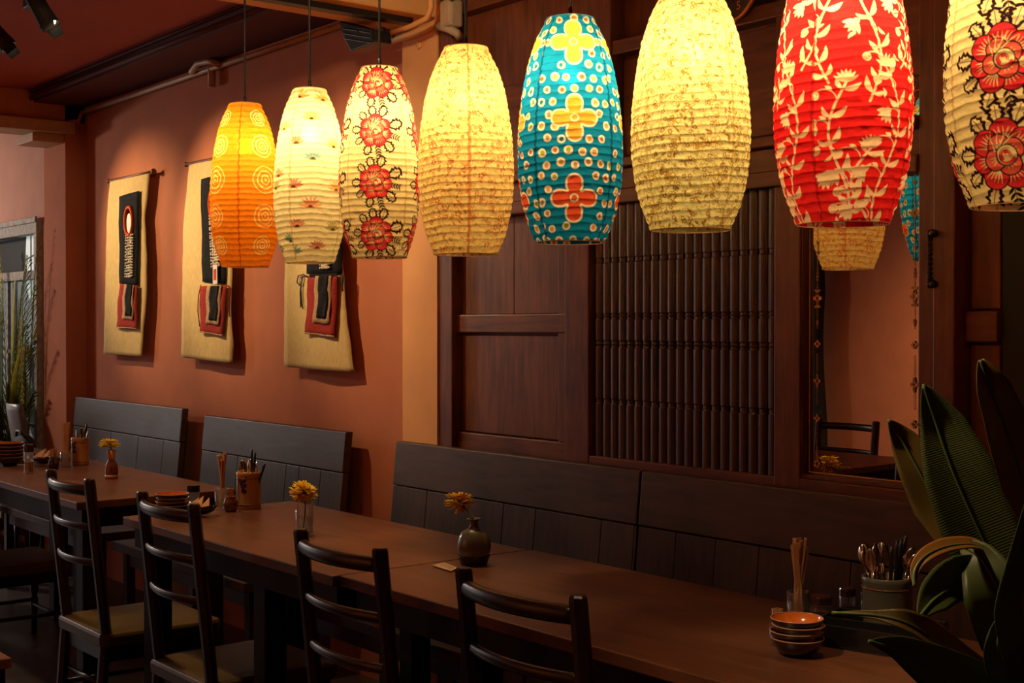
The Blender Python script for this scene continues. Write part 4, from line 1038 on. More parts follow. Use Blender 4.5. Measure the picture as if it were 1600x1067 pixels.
def napkins(label, loc, yaw, s=1.0):
    mb = MB()
    for dx, dz, a in ((-.03, .016, .25), (.0, .022, -.1), (.035, .018, -.35)):
        mb.add([(dx*s-.02*s, -.015*s, dz*s), (dx*s+.022*s, -.012*s, dz*s+.002), (dx*s+.004+a*.03*s, .016*s, dz*s+.032*s), (dx*s-.018*s, -.010*s, dz*s-.003), (dx*s+.02*s, -.006*s, dz*s-.001), (dx*s+.004+a*.03*s, .020*s, dz*s+.029*s)], [(0, 1, 2), (3, 5, 4), (0, 3, 4, 1), (1, 4, 5, 2), (2, 5, 3, 0)])
    o = mb.build('paper_napkins', M['napkin']); o.location = loc; o.rotation_euler = (0, 0, yaw); tag(o, label, 'napkins'); return o

# --- middle table: crock with cutlery, chopstick sleeves, jars, bowls, flower in a glass
c = on(374, 796)+Vector((0, .04, 0)); c.x = -4.17
crock('tan crock with dark plant motif, beside the paper chopstick sleeves', c, .043, .128, yaw=0)
for i, (tl, az, k, L, lab) in enumerate(((.10, 2.5, 'spoon', .135, 'metal spoon upright in the tan crock with plant motif, leaning to the sleeves'), (.16, 1.8, 'spoon', .125, 'metal spoon behind its neighbour in the tan plant-motif crock'), (.12, 3.4, 'spoon', .13, 'metal spoon at the rim nearest the sleeves in the tan plant-motif crock'), (.02, .3, 'stick', .165, 'tallest black utensil handle upright in the tan plant-motif crock'), (.06, .9, 'stick', .155, 'shorter black utensil handle in the tan plant-motif crock'), (.34, .6, 'stick', .13, 'slanting black utensil poking far out of the tan plant-motif crock'))):
    spoon(c+Vector((.012*math.cos(az), .012*math.sin(az), .014)), tl, az, lab, 'cutlery in the plant-motif crock', L, 'steel' if k == 'spoon' else 'black', k, 2.6)
g = on(336, 797)+Vector((0, .028, 0))
glass_jar('small clear glass holding upright paper chopstick sleeves, beside the plant-motif crock', g, .026, .075)
q = random.Random(3)
for k in range(11):
    az = 2.6+k*.57; tl = .03+.016*(k % 4)+(.05 if k in (0, 1) else 0)
    sleeve(g+Vector((-.009*math.cos(az), -.009*math.sin(az), .010)), tl+.06, az, .175+q.uniform(-.014, .014), 'paper chopstick sleeve standing in the small glass by the plant-motif crock', 'paper sleeves beside the plant-motif crock')
tj = on(352, 800)+Vector((.0, .02, 0))
t = thing('toothpick_jar', 'small red-brown jar in front of the plant-motif crock', 'jar', tj)
MB().lathe([(0, 0), (.018, 0), (.024, .012), (.025, .03), (.020, .044), (.017, .047), (.021, .052), (.018, .053), (.014, .046), (0, .04)], seg=24).build('jar_body', M['brownglass'], t, smooth=True)
for k in range(5): sleeve(tj+Vector((.005*math.cos(k*1.3), .005*math.sin(k*1.3), .042)), .08, k*1.3, .036, 'toothpick packet standing in the small red-brown jar', 'toothpick packets in the red-brown jar', 'toothpick_packet', .004)
b = on(256, 806)+Vector((0, .03, 0))
bowls(b, 4, .055, .035, .0125, 'orange-glazed bowl on top of the stack beside the black-lidded jar', ['brown bowl beside the black-lidded jar, '+s for s in ordn[:3]], 'bowls')
j = on(289, 800)+Vector((0, .03, 0)); lidded('black-lidded glass jar beside the orange bowl stack', j, .022, .09, 'black')
nb = on(303, 806)+Vector((0, .02, 0)); napkin_boat('dark boat-shaped dish of folded napkins behind the ladder-back chair', nb, .2); napkins('folded orange paper napkins in the dark dish by the orange bowl stack', nb+Vector((0, 0, .010)), .3)
g = on(467, 838)+Vector((0, .02, 0)); glass_jar('clear drinking glass of water holding a yellow flower', g, .0275, .098, fill=.06)
hd = at(474, 769, g.y+.0); flower('full yellow chrysanthemum leaning out of the drinking glass', hd, .35, .3, [g+Vector((-.012, 0, .012)), g+Vector((.0, 0, .06)), g+Vector((.004, 0, .09)), hd-Vector((.002, 0, .004))], .044, 'petal', .55, True, 2)
# --- stoneware vase
v = on(724, 884)+Vector((0, .035, 0))
t = thing('vase', 'round grey-green stoneware vase with narrow neck, holding one flower', 'vase', v)
pr = [(0, 0), (.030, 0), (.033, .004), (.040, .02)]
for k in range(13): 
    z = .022+k*.0052; r = .0455*math.sqrt(max(.05, 1-((z-.048)/.054)**2)); pr += [(r, z), (r-.0008, z+.0026)]
pr += [(.0165, .094), (.0115, .101), (.0105, .110), (.012, .116), (.019, .120), (.019, .1225), (.010, .120), (.009, .108), (0, .10)]
MB().lathe(pr, seg=40).build('body', M['vase'], t, smooth=True)
MB().lathe([(.0305, .0), (.0337, .004), (.0412, .0205), (.0435, .026), (.0425, .022), (.034, .0)], seg=40).build('foot_glaze', M['vasedark'], t, smooth=True)
hd = at(718, 784, v.y); flower('yellow chrysanthemum with drooping petals in the stoneware vase', hd, .06, 2.8, [v+Vector((0, 0, .10)), v+Vector((-.002, 0, .125)), hd-Vector((0, 0, .004))], .044, 'petal', .5, True, 3)
mb = MB(); a, b_, c_, d_ = onz(676, 884, TT+.002), onz(694, 880, TT+.002), onz(715, 888, TT+.002), onz(705, 893, TT+.002)
P = [a, b_, c_, d_]; cc = sum(P, Vector())/4
o = MB().prism([p-cc for p in P], (0, 0, .002)).build('paper_card', M['cardp']); o.location = cc; tag(o, 'small cream card lying on the table beside the stoneware vase', 'card')
mb = MB(); 
for k in range(3):
    s = b_.lerp(a, .25+.2*k)-cc; e = c_.lerp(d_, .25+.2*k)-cc; n_ = (e-s)*.8; w_ = Vector((0, .0012, 0)); s = s+(e-s)*.1
    mb.add([s-w_+Vector((0, 0, .0022)), s+n_-w_+Vector((0, 0, .0022)), s+n_+w_+Vector((0, 0, .0022)), s+w_+Vector((0, 0, .0022))], [(0, 1, 2, 3)])
mb.build('printed_lines', M['potdark'], o)
# --- flower bottle on the corner table
v = on(167, 748)+Vector((0, .02, 0))
t = thing('vase', 'slim brown and cream glazed bottle holding a flower, on the corner table', 'vase', v)
MB().lathe([(0, 0), (.025, 0), (.026, .004), (.0262, .042), (.022, .062), (.0125, .078), (.0125, .082), (.019, .118), (.0175, .118), (.010, .085), (0, .08)], seg=28).build('body', M['brownglass'], t, smooth=True)
MB().lathe([(.0265, .002), (.0268, .002), (.0268, .016), (.0265, .016)], seg=28).build('cream_band', M['rim'], t, smooth=True)
MB().lathe([(.0130, .081), (.0195, .1175), (.0198, .1175), (.0133, .081)], seg=28).build('neck_glaze', M['straw'], t, smooth=True)
hd = at(171, 694, v.y); flower('small bright yellow chrysanthemum in the brown bottle', hd, .12, .3, [v+Vector((0, 0, .09)), v+Vector((0, 0, .12)), hd-Vector((0, 0, .004))], .044, 'petal2', .38, False, 4)
# --- things at the far end of the corner table
c = on(110, 727)+Vector((0, .045, 0)); c.x = max(c.x, -6.11)
crock('far tan crock with dark crest, on the corner table', c, .040, .125, motif=True, yaw=-.25)
for i, (tl, az, k, L) in enumerate(((.12, 2.6, 'spoon', .13), (.1, 1.0, 'stick', .15), (.16, 2.0, 'stick', .14), (.3, .3, 'spoon', .125), (.2, 3.2, 'spoon', .12))):
    spoon(c+Vector((.012*math.cos(az), .012*math.sin(az), .014)), tl, az, ['metal spoon leaning to the sleeves in the far crock', 'tall black handle in the far crock', 'shorter black handle in the far crock', 'shiny spoon sticking out of the far crock towards the bench', 'low spoon at the rim of the far crock'][i], 'cutlery in the far crock', L, 'steel' if k == 'spoon' else 'black', k, 1)
g = on(93, 730)+Vector((0, .03, 0)); glass_jar('small glass of paper chopstick sleeves beside the far crock', g, .026, .07)
for k in range(10):
    az = k*.63; sleeve(g+Vector((.009*math.cos(k*2.1), .009*math.sin(k*2.1), .010)), .02+.012*(k % 4), az, .185+q.uniform(-.01, .01), 'paper chopstick sleeve standing in the glass by the far crock', 'paper sleeves beside the far crock')
tj = on(77, 733)+Vector((0, .02, 0))
t = thing('toothpick_jar', 'small dark jar beside the far glass of sleeves', 'jar', tj)
MB().lathe([(0, 0), (.020, 0), (.024, .015), (.023, .035), (.016, .045), (.019, .055), (.016, .055), (.012, .046), (0, .04)], seg=20).build('jar_body', M['bowlout'], t, smooth=True)
for k in range(4): sleeve(tj+Vector((.005*math.cos(k*1.6), .005*math.sin(k*1.6), .044)), .12, k*1.6, .045, 'pale toothpick packet in the small dark jar', 'toothpick packets in the small dark jar', 'toothpick_packet', .005, 'rim')
j = on(36, 740)+Vector((0, .025, 0)); lidded('clear jar with a brown lid beside the far bowl stack', j, .020, .125, 'bowlout', 'rim')
nb = on(55, 727)+Vector((0, .03, 0)); napkin_boat('dark dish with folded napkins beside the brown-lidded jar', nb, .2, 1.15); napkins('folded orange napkins in the far dish', nb+Vector((0, 0, .010)), .2, 1.2)
b = on(4, 728)+Vector((0, .03, 0)); bowls(b, 5, .062, .04, .016, 'bowl on top of the far stack, cut by the frame edge', ['dark bowl in the far stack, '+s for s in ordn], 'b')
# --- near end of the long table
b = on(1237, 1025)+Vector((0, .015, 0))
bowls(b, 4, .0505, .034, .0125, 'orange-glazed saucer bowl on top of the stack near the plant', ['dark saucer bowl near the plant, '+s for s in ordn[:3]], 'c')
g = on(1233, 978)+Vector((0, .03, 0)); glass_jar('clear glass of paper chopstick sleeves behind the near bowl stack', g, .024, .07)
for k in range(12):
    az = k*.53+1.4; sleeve(g+Vector((-.008*math.cos(az), -.008*math.sin(az), .010)), .05+.042*(k % 4), az, .165+q.uniform(-.02, .012), 'paper chopstick sleeve standing in the glass behind the near bowl stack', 'paper sleeves behind the near bowl stack', wd=.0052)
tj = on(1204, 1010)+Vector((0, .02, 0))
glass_jar('small glass jar of toothpick packets beside the near bowl stack', tj, .016, .045, name='toothpick_jar')
for k in range(5): sleeve(tj+Vector((.006*math.cos(k*1.3), .006*math.sin(k*1.3), .010)), .04, k*1.3, .062, 'toothpick packet in the small glass jar beside the near bowl stack', 'toothpick packets beside the near bowl stack', 'toothpick_packet', .0035, 'rim')
# black condiment caddy with lidded pots
cd = on(1330, 1012)+Vector((0, .05, 0))
t = thing('condiment_tray', 'black divided condiment tray behind the near bowl stack', 'tray', cd, .25)
mb = MB(); mb.box((-.10, -.075, .0), (.13, .10, .006))
for a in (((-.10, -.075, .006), (.13, -.069, .045)), ((-.10, .094, .006), (.13, .10, .045)), ((-.10, -.069, .006), (-.094, .094, .045)), ((.124, -.069, .006), (.13, .094, .045))): mb.box(*a)
mb.build('tray_body', plain('black_lacquer', (.012, .009, .008), .22, coat=.5), t, bevel=.002)
MB().box((-.094, .012, .006), (.124, .018, .04)).build('divider', M['black'], t)
for i, (px, py, lab, lid) in enumerate(((1249, 972, 'dark lidded pot nearest the paper sleeves', 'black'), (1283, 978, 'brown-topped pot beside the dark one near the paper sleeves', 'bowlout'), (1324, 964, 'squat glass pot with brown lid in front of the cutlery crock', 'bowlout'), (1358, 972, 'dark-lidded glass pot directly before the cutlery crock', 'black'))):
    p_ = on(px, py); p_.z = TT
    o = lidded(lab, p_, .0225 if i < 2 else .018, .064, lid)
c = on(1372, 990)+Vector((0, .03, 0))
crock('dark-rimmed stoneware crock full of cutlery, near the plant', c, .052, .115, 'vase', False)
kk = [(.32, 3.0, 'spoon', .15), (.24, 2.4, 'spoon', .15), (.20, 3.6, 'spoon', .14), (.12, 2.9, 'spoon', .145), (.14, 4.2, 'spoon', .14), (.26, 3.3, 'fork', .14), (.03, 1, 'stick', .15), (.07, .4, 'stick', .155), (.10, 5.6, 'stick', .145), (.12, .9, 'stick', .16), (.22, .3, 'spoon', .15), (.32, .1, 'spoon', .145), (.28, .8, 'fork', .145)]
nm_ = ['most slanted spoon towards the sleeves', 'second spoon from the sleeves side', 'short front spoon on the sleeves side', 'middle spoon beside the black handles', 'front spoon shining below its neighbours', 'fork among the spoons', 'black handle at the centre', 'black handle beside the centre', 'front black handle', 'tallest black handle', 'spoon leaning to the plant', 'most slanted spoon towards the plant', 'fork leaning to the plant']
for i, (tl, az, k, L) in enumerate(kk):
    spoon(c+Vector((.016*math.cos(az), .016*math.sin(az), .014)), tl, az, nm_[i]+' in the near cutlery crock', 'cutlery in the near crock', L, 'steel' if k != 'stick' else 'black', k, 2.4+i*.3)
# ================================================================== FITTINGS
# black lighting track under the ochre beam
a, b = at(641, 42, 2.78), None
t = thing('lighting_track', 'black lighting track fixed under the ochre beam', 'track')
ztk = H+1.055
xt = (xp1-.06)
xt = a.x
MB().box((xt-.03, 0.3, zp-.022), (xt+.02, a.y, zp+.0)).build('rail', M['black'], t, bevel=.002)
# speaker
s0 = at(574, 58, 2.70)
t = thing('loudspeaker', 'black wedge-shaped loudspeaker mounted below the end of the track', 'loudspeaker', s0)
d_ = 2.70
out = [(547, 35), (604, 50), (606, 68), (565, 83), (553, 60)]
P = [at(x, y, d_)-s0 for x, y in out]
MB().prism([p+Vector((0, -.05, 0)) for p in P], (0, .07, 0)).build('cabinet', M['black'], t, bevel=.006)
mb = MB(); n0 = [p*.86+Vector((0, -.053, 0)) for p in P]; mb.prism(n0, (0, .003, 0)); mb.build('end_panel', M['blackmatte'], t)
mb = MB()
for k in range(3): mb.tube([P[0]*.5+P[3]*(.5)+Vector((0, -.056, -.01+.018*k)), P[2]*.8+Vector((0, -.056, -.01+.018*k))], .002, 6)
mb.build('grille_bar', M['black'], t)
mb = MB(); mb.tube([at(598, 45, d_)-s0, at(612, 52, 2.8)-s0, at(616, 62, 2.85)-s0], .008, 8); mb.ball(at(597, 47, 2.6)-s0, .007, 8, 6); mb.ball(at(559, 50, 2.6)-s0, .005, 8, 6); mb.build('bracket', M['iron'], t, smooth=True)
# ceiling spotlights
SPOTM = glow('spot_lens', (1, .85, .55), 6)
def spotlight(label, top, tip, target):
    t = thing('spotlight', label, 'spotlight', top)
    L = lambda v: Vector(v)-Vector(top)
    d = (Vector(target)-Vector(tip)).normalized(); s = d.cross(Vector((0, 0, 1))).normalized(); u = s.cross(d)
    c = L(tip)
    def ring(k, r, n=16): return [c+d*k+s*r*math.cos(2*PI*i/n)+u*r*math.sin(2*PI*i/n) for i in range(n)]
    MB().rings([ring(-.13, .015), ring(-.12, .030), ring(-.05, .032), ring(0, .036), ring(.0, .034), ring(-.02, .028)]).build('lamp_head', M['blackmatte'], t, smooth=False)
    MB().rings([ring(-.006, .026), ring(-.003, .024)]).build('bulb', SPOTM, t)
    for sg in (-1, 1):
        q0 = c+d*.0+s*.036*sg; MB().add([q0-u*.026, q0+u*.026, q0+u*.022+d*.03+s*.015*sg, q0-u*.022+d*.03+s*.015*sg], [(0, 1, 2, 3)]).build('barn_door', M['blackmatte'], t, solid=.002)
    MB().tube([(0, 0, 0), (0, 0, -.05), c-d*.08], .010, 8).build('arm', M['black'], t, smooth=True)
    return t
tip = at(78, 40, 1.62); spotlight('black spotlight hanging from the red ceiling, its lamp showing', (tip.x-.03, tip.y-.03, CEIL), tip, (tip.x+.35, tip.y+.45, tip.z-1.0))
t = bpy.data.objects['spotlight']
mb = MB(); mb.box((-.07, -.03, -.24), (-.0, .03, 0)); mb.build('driver_box', M['black'], t, bevel=.004)
tip = at(14, 74, 1.75); spotlight('second black spotlight, cut by the frame edge', (tip.x-.08, tip.y-.1, CEIL), tip, (tip.x+.3, tip.y+.6, tip.z-.8))
tip = at(-140, 60, 1.75)
t = thing('lighting_track', 'black lighting track on the red ceiling carrying the spotlights', 'track')
q0 = at(0, 26, 1.45); 
MB().box((-7.8, 1.50, CEIL-.03), (-3.95, 1.54, CEIL)).build('rail', M['black'], t, bevel=.002)

for (l, tg), lab in zip([((-7.45, 1.75, 2.50), (-6.80, 2.88, 1.85)), ((-6.35, 1.75, 2.50), (-5.80, 2.88, 1.85)), ((-4.2, -1.0, 2.5), (-4.2, -2.5, 1.2)), ((-5.55, 1.52, 2.66), (-5.35, 2.0, .8)), ((-4.45, 1.52, 2.66), (-4.0, 2.0, .8)), ((-3.35, 1.9, 2.62), (-2.95, 2.0, .8)), ((-1.7, 0.6, 2.66), (-1.05, 1.6, 1.1)), ((-2.35, 1.1, 2.60), (-4.3, 2.6, 2.5))],
        ('black spotlight past the frame, aimed at the hanging by the corner pier', 'black spotlight past the frame, aimed at the hanging behind the orange lantern', 'black spotlight past the frame, aimed at the opposite wall', 'black spotlight past the frame, added to brighten the corner table', 'black spotlight past the frame, added to brighten the painted crock', 'black spotlight past the frame, added to brighten the stoneware vase', 'black spotlight past the frame, added to brighten the plant', 'black spotlight past the frame, added to brighten the ochre beam')):
    l, tg = Vector(l), Vector(tg); tp_ = l-(tg-l).normalized()*.075; spotlight(lab, (tp_.x-.03, tp_.y-.02, CEIL), tp_, tg)  # the table, plant and beam heads are added to house fill spots
t = thing('added_pendant_lamp', 'unseen pendant lamp added over the far bay for fill light', 'lamp', (-9.6, 1.2, CEIL))  # fixture added around the far bay fill lamp
MB().tube([(0, 0, 0), (0, 0, -.30)], .004, 6).build('cord', M['cord'], t)
MB().lathe([(.03, -.28), (.06, -.30), (.20, -.42), (.205, -.42), (.065, -.295), (.03, -.275)], seg=24).build('lamp_shade', M['white'], t, smooth=True)

# ================================================================== FAR END: chairs and bag
p_ = Vector((-7.715, 2.57, 0))
t = thing('plastic_chair', 'grey moulded plastic chair back in front of the far window', 'chair', (p_.x, p_.y, 0))
hw = .115
P = []
for i in range(9):
    u = i/8; z = H-.74+.30*u; w_ = .15*(1-.06*u)*(1 if u < .85 else 1-.18*((u-.85)/.15)**2); P.append([(w_*v, -.03*(1-v*v)-.05*(u), z) for v in (-1, -.66, -.33, 0, .33, .66, 1)])
for r in P:
    for k in range(len(r)): r[k] = (r[k][0], r[k][1], r[k][2])
MB().grid(P).build('backrest', M['grey'], t, smooth=True, solid=.012)
MB().box((-.14, -.04, .43), (.14, .18, .45)).build('seat', M['grey'], t, bevel=.01)
MB().box((-.13, -.03, .45), (-.10, .0, .75)).build('back_support', M['black'], t); MB().box((.10, -.03, .45), (.13, .0, .75)).build('back_support', M['black'], t)
for sx in (-.12, .12):
    for sy in (.0, .15): MB().tube([(sx, sy, .43), (sx*1.1, sy, 0)], .012, 8).build('leg', M['black'], t, smooth=True)
bg = thing('handbag', 'black handbag slung on the grey plastic chair', 'bag', at(38, 690, 2.44))
mb = MB(); mb.ball((0, 0, -.03), .12, 20, 12, (1.0, .4, .62)); mb.build('bag_body', M['blackmatte'], bg, smooth=True)
MB().tube([(-.07, -.02, .03), (-.03, -.03, .06), (.03, -.03, .06), (.07, -.02, .03)], .008, 8).build('strap', M['black'], bg, smooth=True)
# dark rounded seat back at the frame edge
p_ = Vector((-8.33, 2.52, 0))
t = thing('armchair', 'black chair with rounded back and a small red dot, cut by the frame edge', 'chair', (p_.x, p_.y, 0), PI)
P = []
for i in range(11):
    u = i/10; z = .45+u*(H-.45-.335); w_ = .31*math.sqrt(max(0.02, 1-max(0, (u-.45)/.55)**2)); P.append([(w_*v, -.05*(1-v*v), z) for v in [k/4-1 for k in range(9)]])
MB().grid(P).build('backrest', M['blackmatte'], t, smooth=True, solid=.07)
MB().box((-.26, -.0, .38), (.26, .45, .46)).build('seat', M['blackmatte'], t, bevel=.02)
for sx in (-.22, .22):
    for sy in (.05, .4): MB().tube([(sx, sy, .38), (sx, sy, 0)], .015, 8).build('leg', M['black'], t, smooth=True)
r_ = Vector((-.19, .06, .97)); MB().ball(r_, .02, 10, 8).build('red_button', plain('red_badge', (.7, .05, .02), .4), t, smooth=True)
# dark curtain seen in the mirror
mb = MB(); P = []
for i in range(15):
    z = .12+i*.17; P.append([(-6.52+.11*math.cos(a)+.02*math.sin(i*.7)-.02*(i > 9), -2.36+.05*math.sin(a)+.0, z) for a in [2*PI*k/14 for k in range(14)]])
mb.rings(P); o = mb.build('curtain', M['blackmatte'], smooth=True); tag(o, 'dark gathered curtain against the opposite orange wall, seen in the mirror', 'curtain')

# ================================================================== PLANTS
def leafmat(name, c1, c2, rough=.38):
    m, nt, p = nm(name)
    tc = nt.nodes.new('ShaderNodeTexCoord'); wv = nt.nodes.new('ShaderNodeTexWave'); wv.wave_type = 'BANDS'; wv.bands_direction = 'X'
    wv.inputs['Scale'].default_value = 38; wv.inputs['Distortion'].default_value = 1.0; wv.inputs['Detail'].default_value = 2
    nt.links.new(tc.outputs['UV'], wv.inputs[0])
    no = nt.nodes.new('ShaderNodeTexNoise'); no.inputs['Scale'].default_value = 12; nt.links.new(tc.outputs['Object'], no.inputs[0])
    cr = nt.nodes.new('ShaderNodeValToRGB'); cr.color_ramp.elements[0].color = (*c1, 1); cr.color_ramp.elements[1].color = (*c2, 1)
    nt.links.new(no.outputs['Fac'], cr.inputs[0]); nt.links.new(cr.outputs[0], p.inputs['Base Color'])
    p.inputs['Roughness'].default_value = rough
    b = nt.nodes.new('ShaderNodeBump'); b.inputs['Strength'].default_value = .25; b.inputs['Distance'].default_value = .001
    nt.links.new(wv.outputs['Fac'], b.inputs['Height']); nt.links.new(b.outputs[0], p.inputs['Normal'])
    tl = nt.nodes.new('ShaderNodeBsdfTranslucent'); mx = nt.nodes.new('ShaderNodeMixShader'); mx.inputs[0].default_value = .35
    nt.links.new(cr.outputs[0], tl.inputs[0]); nt.links.new(p.outputs[0], mx.inputs[1]); nt.links.new(tl.outputs[0], mx.inputs[2]); nt.links.new(mx.outputs[0], nt.nodes['Material Output'].inputs[0])
    return m
M['leaf'] = leafmat('broad_green_leaf', (.07, .105, .032), (.12, .16, .045))
M['leafb'] = leafmat('lantern_lit_leaf', (.30, .13, .02), (.42, .20, .035), .42)  # warm lantern light put into the leaf colour as yellow
M['leafo'] = leafmat('olive_leaf', (.15, .11, .025), (.24, .15, .035), .35)  # duller leaf colour, also warmed for the lantern light
M['rib'] = plain('pale_midrib', (.09, .14, .035), .4)
def leaf(name, spine, widths, parent, mat, Z=None, fold=.25, right_only=None, rib=True, wave=.0, tip_up=0.0):
    """spine: [(px,py,depth)], widths: half widths in px left/right of the spine at each point"""
    S = [atZ(x, y, z) for x, y, z in spine]; n = len(S); P = []; o0 = parent.location
    # resample
    K = 24; rows = []
    for i in range(K+1):
        u = i/K*(n-1); a = min(int(u), n-2); f = u-a
        p0, p1, p2, p3 = S[max(a-1, 0)], S[a], S[a+1], S[min(a+2, n-1)]
        c = p1*1.0+(p2-p0)*.5*f+(p0*2-p1*5+p2*4-p3)*.5*f*f+(p1*3-p0-p2*3+p3)*.5*f**3
        f2 = f*f*(3-2*f) if False else f
        wl = widths[a][0]*(1-f2)+widths[a+1][0]*f2; wr = widths[a][1]*(1-f2)+widths[a+1][1]*f2
        rows.append((c, wl, wr))
    for i, (c, wl, wr) in enumerate(rows):
        t = (rows[min(i+1, K)][0]-rows[max(i-1, 0)][0]).normalized()
        view = ((c-Vector((0, 0, H))).normalized()-Vector((0, 0, tip_up))).normalized(); side = t.cross(view).normalized()   # to the right of growth as seen
        Zd = (c-Vector((0, 0, H))).dot(fwd); s = Zd/F
        nrm = side.cross(t).normalized()
        row = []
        for v in (-1, -.75, -.5, -.25, 0, .25, .5, .75, 1):
            ww = (wl if v < 0 else wr)*s
            # a sag away from the midrib and ripples give it depth
            row.append(c-o0+side*ww*v-view*(fold*abs(v)**1.3*ww)+view*wave*math.sin(i*.9+v*3)*abs(v))
        P.append(row)
    mb = MB().grid(P); ob = mb.build(name, mat, parent, smooth=True, solid=.0012)
    uv = ob.data.uv_layers.new(name='UVMap'); nn = len(P[0])
    for l in ob.data.loops: vi = l.vertex_index; uv.data[l.index].uv = ((vi//nn)/K, (vi % nn)/(nn-1))
    if rib: MB().tube([c-o0-((c-Vector((0, 0, H))).normalized())*.0015 for c, _, _ in rows[:-1]], [.0022*(1-i/K*.8) for i in range(K)], 6).build('midrib', M['rib'], ob, smooth=True)
    return ob
base = atZ(1660, 1150, 1.55); 
pl = thing('potted_plant', 'broad-leaved green plant beside the near table end, some leaves coloured as lantern-lit', 'plant', (base.x, base.y, 0))
MB().lathe([(0, 0), (.13, 0), (.17, .30), (.175, .32), (.16, .32), (.15, .28), (0, .28)], seg=32).build('pot', M['bowlout'], pl, smooth=True)
MB().lathe([(0, .285), (.15, .285), (0, .29)], seg=20).build('soil', plain('dark_soil', (.02, .012, .008), .9, scale=60, bump=.5), pl)
b0 = Vector((0, 0, .28))
for k, (px, py, z) in enumerate(((1640, 900, 1.5), (1650, 1000, 1.45), (1570, 1060, 1.55), (1700, 820, 1.65))):
    e = atZ(px, py, z)-pl.location; MB().tube([b0+Vector((.02*k-.03, .01*k, 0)), b0.lerp(e, .5)+Vector((.02, .02, .05)), e], [.014, .011, .007], 8).build('stem', M['stem'], pl, smooth=True)
# tip first -> base ; widths (left, right) relative to growth from tip down
big = [(1443, 600, 1.50), (1462, 660, 1.50), (1490, 740, 1.49), (1530, 830, 1.48), (1580, 930, 1.47), (1640, 1010, 1.46)]
leaf('leaf', big, [(1, 1), (24, 42), (46, 62), (56, 64), (50, 56), (20, 22)], pl, M['leaf'], fold=.22)
leaf('leaf', [(1388, 656, 1.64), (1410, 690, 1.64), (1435, 735, 1.63), (1465, 790, 1.62), (1500, 850, 1.6)], [(1, 1), (20, 24), (32, 34), (40, 40), (30, 30)], pl, M['leafo'], fold=.2, tip_up=.6)
leaf('leaf', [(1532, 562, 1.40), (1548, 610, 1.40), (1575, 680, 1.42), (1602, 760, 1.44), (1640, 860, 1.46)], [(3, 4), (22, 30), (34, 36), (38, 40), (20, 20)], pl, M['leafo'], fold=.45, tip_up=.5)
leaf('leaf', [(1429, 917, 1.34), (1430, 890, 1.35), (1450, 866, 1.36), (1490, 852, 1.38), (1535, 856, 1.41), (1580, 900, 1.44)], [(1, 1), (8, 8), (13, 14), (13, 18), (12, 18), (8, 10)], pl, M['leafb'], fold=.15, tip_up=1.0)
leaf('leaf', [(1500, 850, 1.42), (1530, 870, 1.40), (1560, 920, 1.38), (1590, 990, 1.38), (1630, 1050, 1.4)], [(3, 6), (34, 26), (56, 38), (60, 40), (40, 30)], pl, M['leaf'], fold=.25)
leaf('leaf', [(1436, 965, 1.36), (1462, 935, 1.38), (1500, 915, 1.40), (1550, 925, 1.42), (1600, 980, 1.45)], [(2, 2), (24, 30), (24, 46), (22, 50), (12, 20)], pl, M['leaf'], fold=.25)
leaf('leaf', [(1300, 958, 1.30), (1370, 962, 1.28), (1420, 975, 1.27), (1480, 1010, 1.28), (1560, 1060, 1.32)], [(1, 1), (8, 9), (18, 22), (26, 30), (20, 20)], pl, M['leafo'], fold=.3, tip_up=.8)
leaf('leaf', [(1357, 1002, 1.22), (1400, 1015, 1.22), (1450, 1040, 1.23), (1520, 1075, 1.25), (1600, 1120, 1.3)], [(1, 1), (14, 22), (32, 36), (44, 44), (24, 24)], pl, M['leaf'], fold=.25)
leaf('leaf', [(1573, 948, 1.22), (1562, 985, 1.22), (1560, 1020, 1.22), (1575, 1060, 1.24), (1600, 1100, 1.26)], [(2, 2), (14, 12), (22, 22), (30, 34), (30, 30)], pl, M['leaf'], fold=.3)
leaf('leaf', [(1620, 740, 1.2), (1610, 850, 1.2), (1600, 960, 1.2), (1620, 1060, 1.22)], [(2, 2), (26, 20), (44, 30), (40, 30)], pl, M['leaf'], fold=.3)
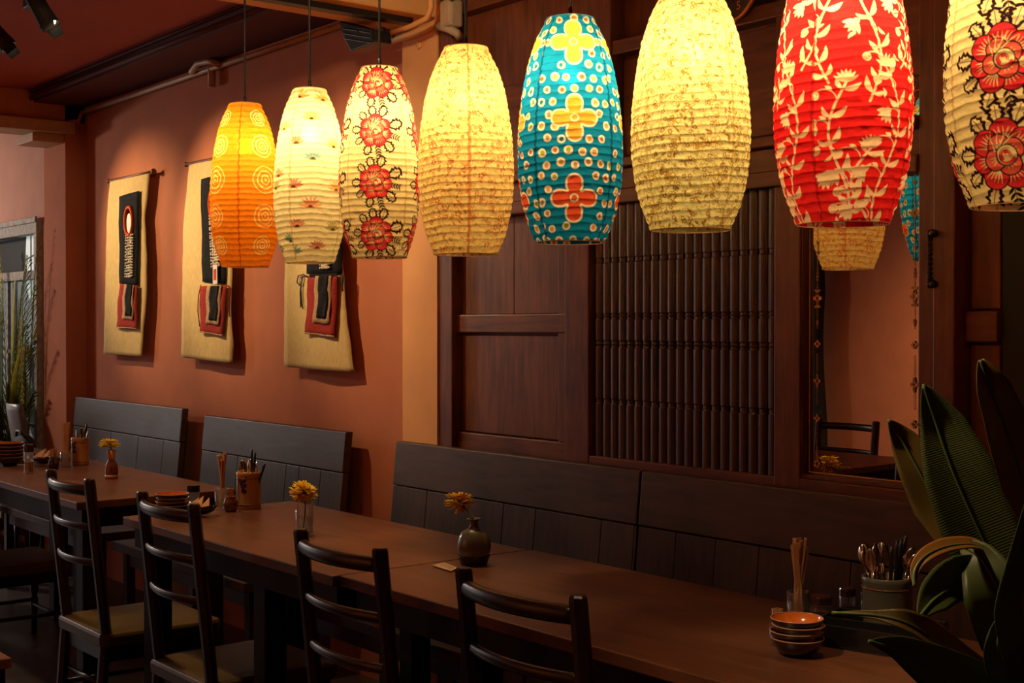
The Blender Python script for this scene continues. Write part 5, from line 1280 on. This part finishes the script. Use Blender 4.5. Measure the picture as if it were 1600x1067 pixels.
# palms at the far window: one outside in the daylight, one slim plant inside beside the frame
q = random.Random(21)
mp_ = [leafmat('palm_green', (.16, .22, .03), (.30, .34, .04), .5), leafmat('palm_yellow', (.55, .46, .04), (.65, .52, .06), .5), leafmat('palm_dark', (.05, .09, .02), (.10, .15, .04), .5)]
def palm(label, loc, n, tops, spr, flatten, first=None, pot=True, L0=.20, wl=.010):
    pm = thing('palm_plant', label, 'plant', loc)
    if pot: MB().lathe([(0, 0), (.06, 0), (.08, .24), (.065, .24), (0, .22)], seg=24).build('pot', M['bowlout'], pm, smooth=True)
    for k in range(n):
        a = q.uniform(0, 2*PI); top = q.uniform(*tops); spread = q.uniform(*spr); p0 = Vector((.03*math.cos(a), .03*math.sin(a), .22))
        if k == 0 and first: a, top, spread = first
        S = [p0+Vector((spread*u**1.7*math.cos(a), spread*u**1.7*math.sin(a)*flatten, top*(u-.12*u*u*u))) for u in [i/14 for i in range(15)]]
        mb = MB(); mb.tube(S, [.006*(1-i/16) for i in range(15)], 5)
        for i in range(3, 15):
            for sg in (-1, 1):
                for h_ in (0, .5):
                    if i == 14 and h_: continue
                    c = S[i].lerp(S[min(i+1, 14)], h_); t_ = (S[i]-S[i-1]).normalized(); L = L0*math.sin(PI*(.25+.7*(i-4)/11)); sd = Vector((math.cos(a+PI/2)*sg*.5+.35*math.cos(a), math.sin(a+PI/2)*sg*.25, 0))
                    e = c+t_*L*.75+sd*L*.6+Vector((0, 0, -.03)); w_ = Vector((wl*.8, 0, wl)); m_ = c.lerp(e, .45)+Vector((0, 0, .012))
                    mb.add([c-w_*.4, m_-w_, e, m_+w_, c+w_*.4], [(0, 1, 2, 3, 4)])
        mb.build('frond', mp_[k % 3], pm)
palm('yellow-green feathery palm in front of the weathered window', (-8.42, 2.70, 0), 30, (.8, 1.9), (.12, .52), .10, L0=.24, wl=.010)
palm('slim dark palm rising beside the frame of the weathered window', (-8.10, 2.72, 0), 5, (1.2, 1.75), (.06, .16), .1, (.1, 2.0, .20), L0=.16, wl=.009)
